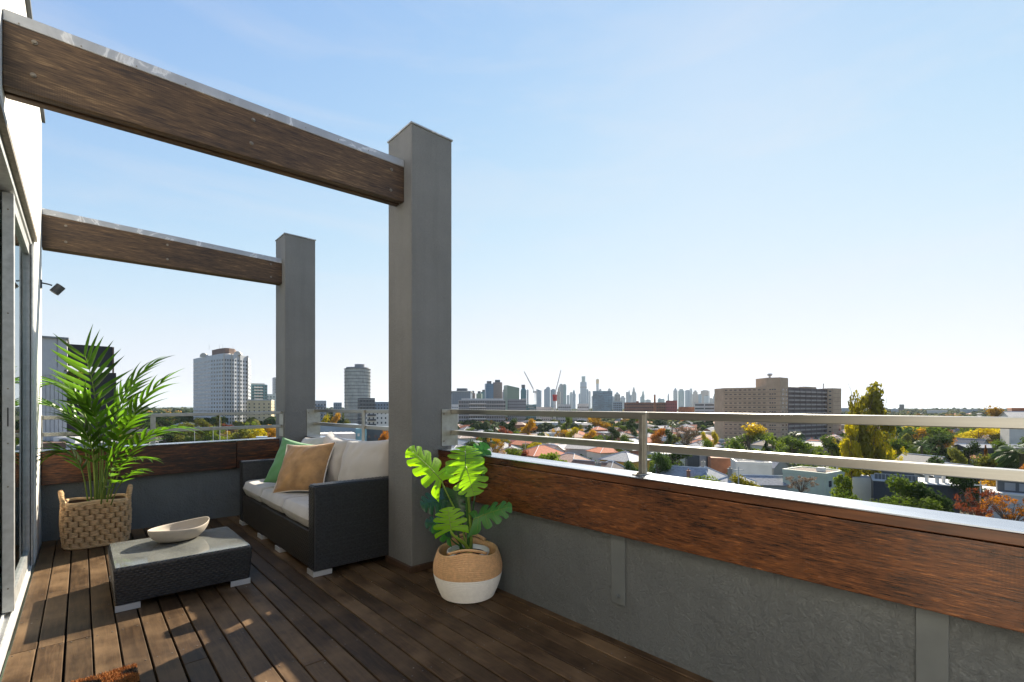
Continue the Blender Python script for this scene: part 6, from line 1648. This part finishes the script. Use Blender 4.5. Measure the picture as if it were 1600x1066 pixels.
for i,(a,b_,yt,d,ma,lab) in enumerate([(1405,1413,632,1500,DGR,'tiny dark stepped block on the right horizon, right of the poplar'),(1392,1404,639,1400,BLUEG,'pale blue roofed row on the right horizon beside the poplar'),(1448,1480,641,1200,LGR,'long low pale building under the right horizon'),(1315,1335,637.5,1500,BLUEG,'blue block between the housing slab and the poplar'),(1500,1528,640,1300,BLUEG,'blue grey block on the right horizon, left of the golden tree')]):
    block('distant_building',lab,'building',a,b_,yt,d,25,ma,None,3.4,5,0)
# street furniture far below
def pole(px,d,ytop,label,name='light_pole',arm=True,cat='street lamp'):
    p = P(px,d); h = H-(ytop-637)/F*d-GZ; t = thing(name,label,cat,(p.x,p.y,GZ),-A)
    m = MB(); m.tube([(0,0,0),(0,0,h)],[.16,.09],6); m.build('mast',LGR,t)
    m = MB()
    if arm: m.tube([(0,0,h),(1.6,0,h+.4)],.06,4); m.box(1.3,2.2,-.15,.15,h+.35,h+.5)
    else: m.box(-1.1,1.1,-.06,.06,h-.8,h-.65); m.box(-1.0,-.9,-.05,.05,h-.65,h-.5); m.box(.9,1.0,-.05,.05,h-.65,h-.5)
    m.build('lamp_arm' if arm else 'cross_arm',LGR,t)
pole(343.5,190,645,'tall pale light pole in front of the octagonal tower'); pole(355,200,668,'short light pole right of the tall one, over the far rail'); pole(304,210,668,'light pole left of the tall one, over the far rail'); pole(333,220,672,'thin light pole between the other two over the far rail')
pole(1154,96,729,'wooden power pole standing beside the orange bush','power_pole',False,'power pole'); pole(1532,84,752,'pale power pole left of the grey terrace building','power_pole',False,'power pole'); pole(821,170,690,'power pole left of the terracotta house','power_pole',False,'power pole')
CARS = [BM('car_white',(.6,.6,.6),.3),BM('car_silver',(.3,.31,.33),.3),BM('car_red',(.3,.03,.02),.3)]
def car(px,d,mat,label,rot=0):
    p = P(px,d); t = thing('parked_car',label,'car',(p.x,p.y,GZ+.02),-A+rot)
    m = MB(); m.hexa([(-2.1,-.85,.3),(2.1,-.85,.3),(2.1,.85,.3),(-2.1,.85,.3),(-2.1,-.82,.85),(2.1,-.82,.8),(2.1,.82,.8),(-2.1,.82,.85)]); m.build('body',mat,t,bev=.08)
    m = MB(); m.hexa([(-1.5,-.78,.86),(1.1,-.78,.86),(1.1,.78,.86),(-1.5,.78,.86),(-1.0,-.62,1.42),(.5,-.62,1.42),(.5,.62,1.42),(-1.0,.62,1.42)]); m.build('cabin',WIN,t)
    Rm = Matrix.Rotation(rad(90),3,'X')
    for sx_ in (-1.3,1.3):
        for sy_ in (-.86,.70):
            m = MB().cyl((0,0,0),.32,.16,12); m.v = [tuple(Rm@Vector(q)+Vector((sx_,sy_+.16,.32))) for q in m.v]; m.build('wheel',RUBBER,t)
for i,(px,d,k,lab) in enumerate([(243,300,0,'white car on the paved yard, left end of the row seen over the far rail'),(252,296,0,'second white car on the paved yard over the far rail'),(261,303,1,'silver car third in the row over the far rail'),(272,298,2,'small red car at the right end of the row over the far rail')]):
    car(px,d,CARS[k],lab,R.uniform(-.3,.3))

# ---------------------------------------------------------------- the air
hz_ = bpy.data.materials.new('air'); hz_.use_nodes = True; nt = hz_.node_tree; nt.nodes.clear()
o_ = nt.nodes.new('ShaderNodeOutputMaterial'); pv = nt.nodes.new('ShaderNodeVolumePrincipled')
pv.inputs['Color'].default_value = (.78,.90,1,1); pv.inputs['Density'].default_value = .000034; pv.inputs['Anisotropy'].default_value = .3
nt.links.new(pv.outputs[0], o_.inputs['Volume'])
stuff(MB().box(G0.x-15500,G0.x+15500,G0.y-15500,G0.y+15500,GZ-1,330).build('haze', hz_))
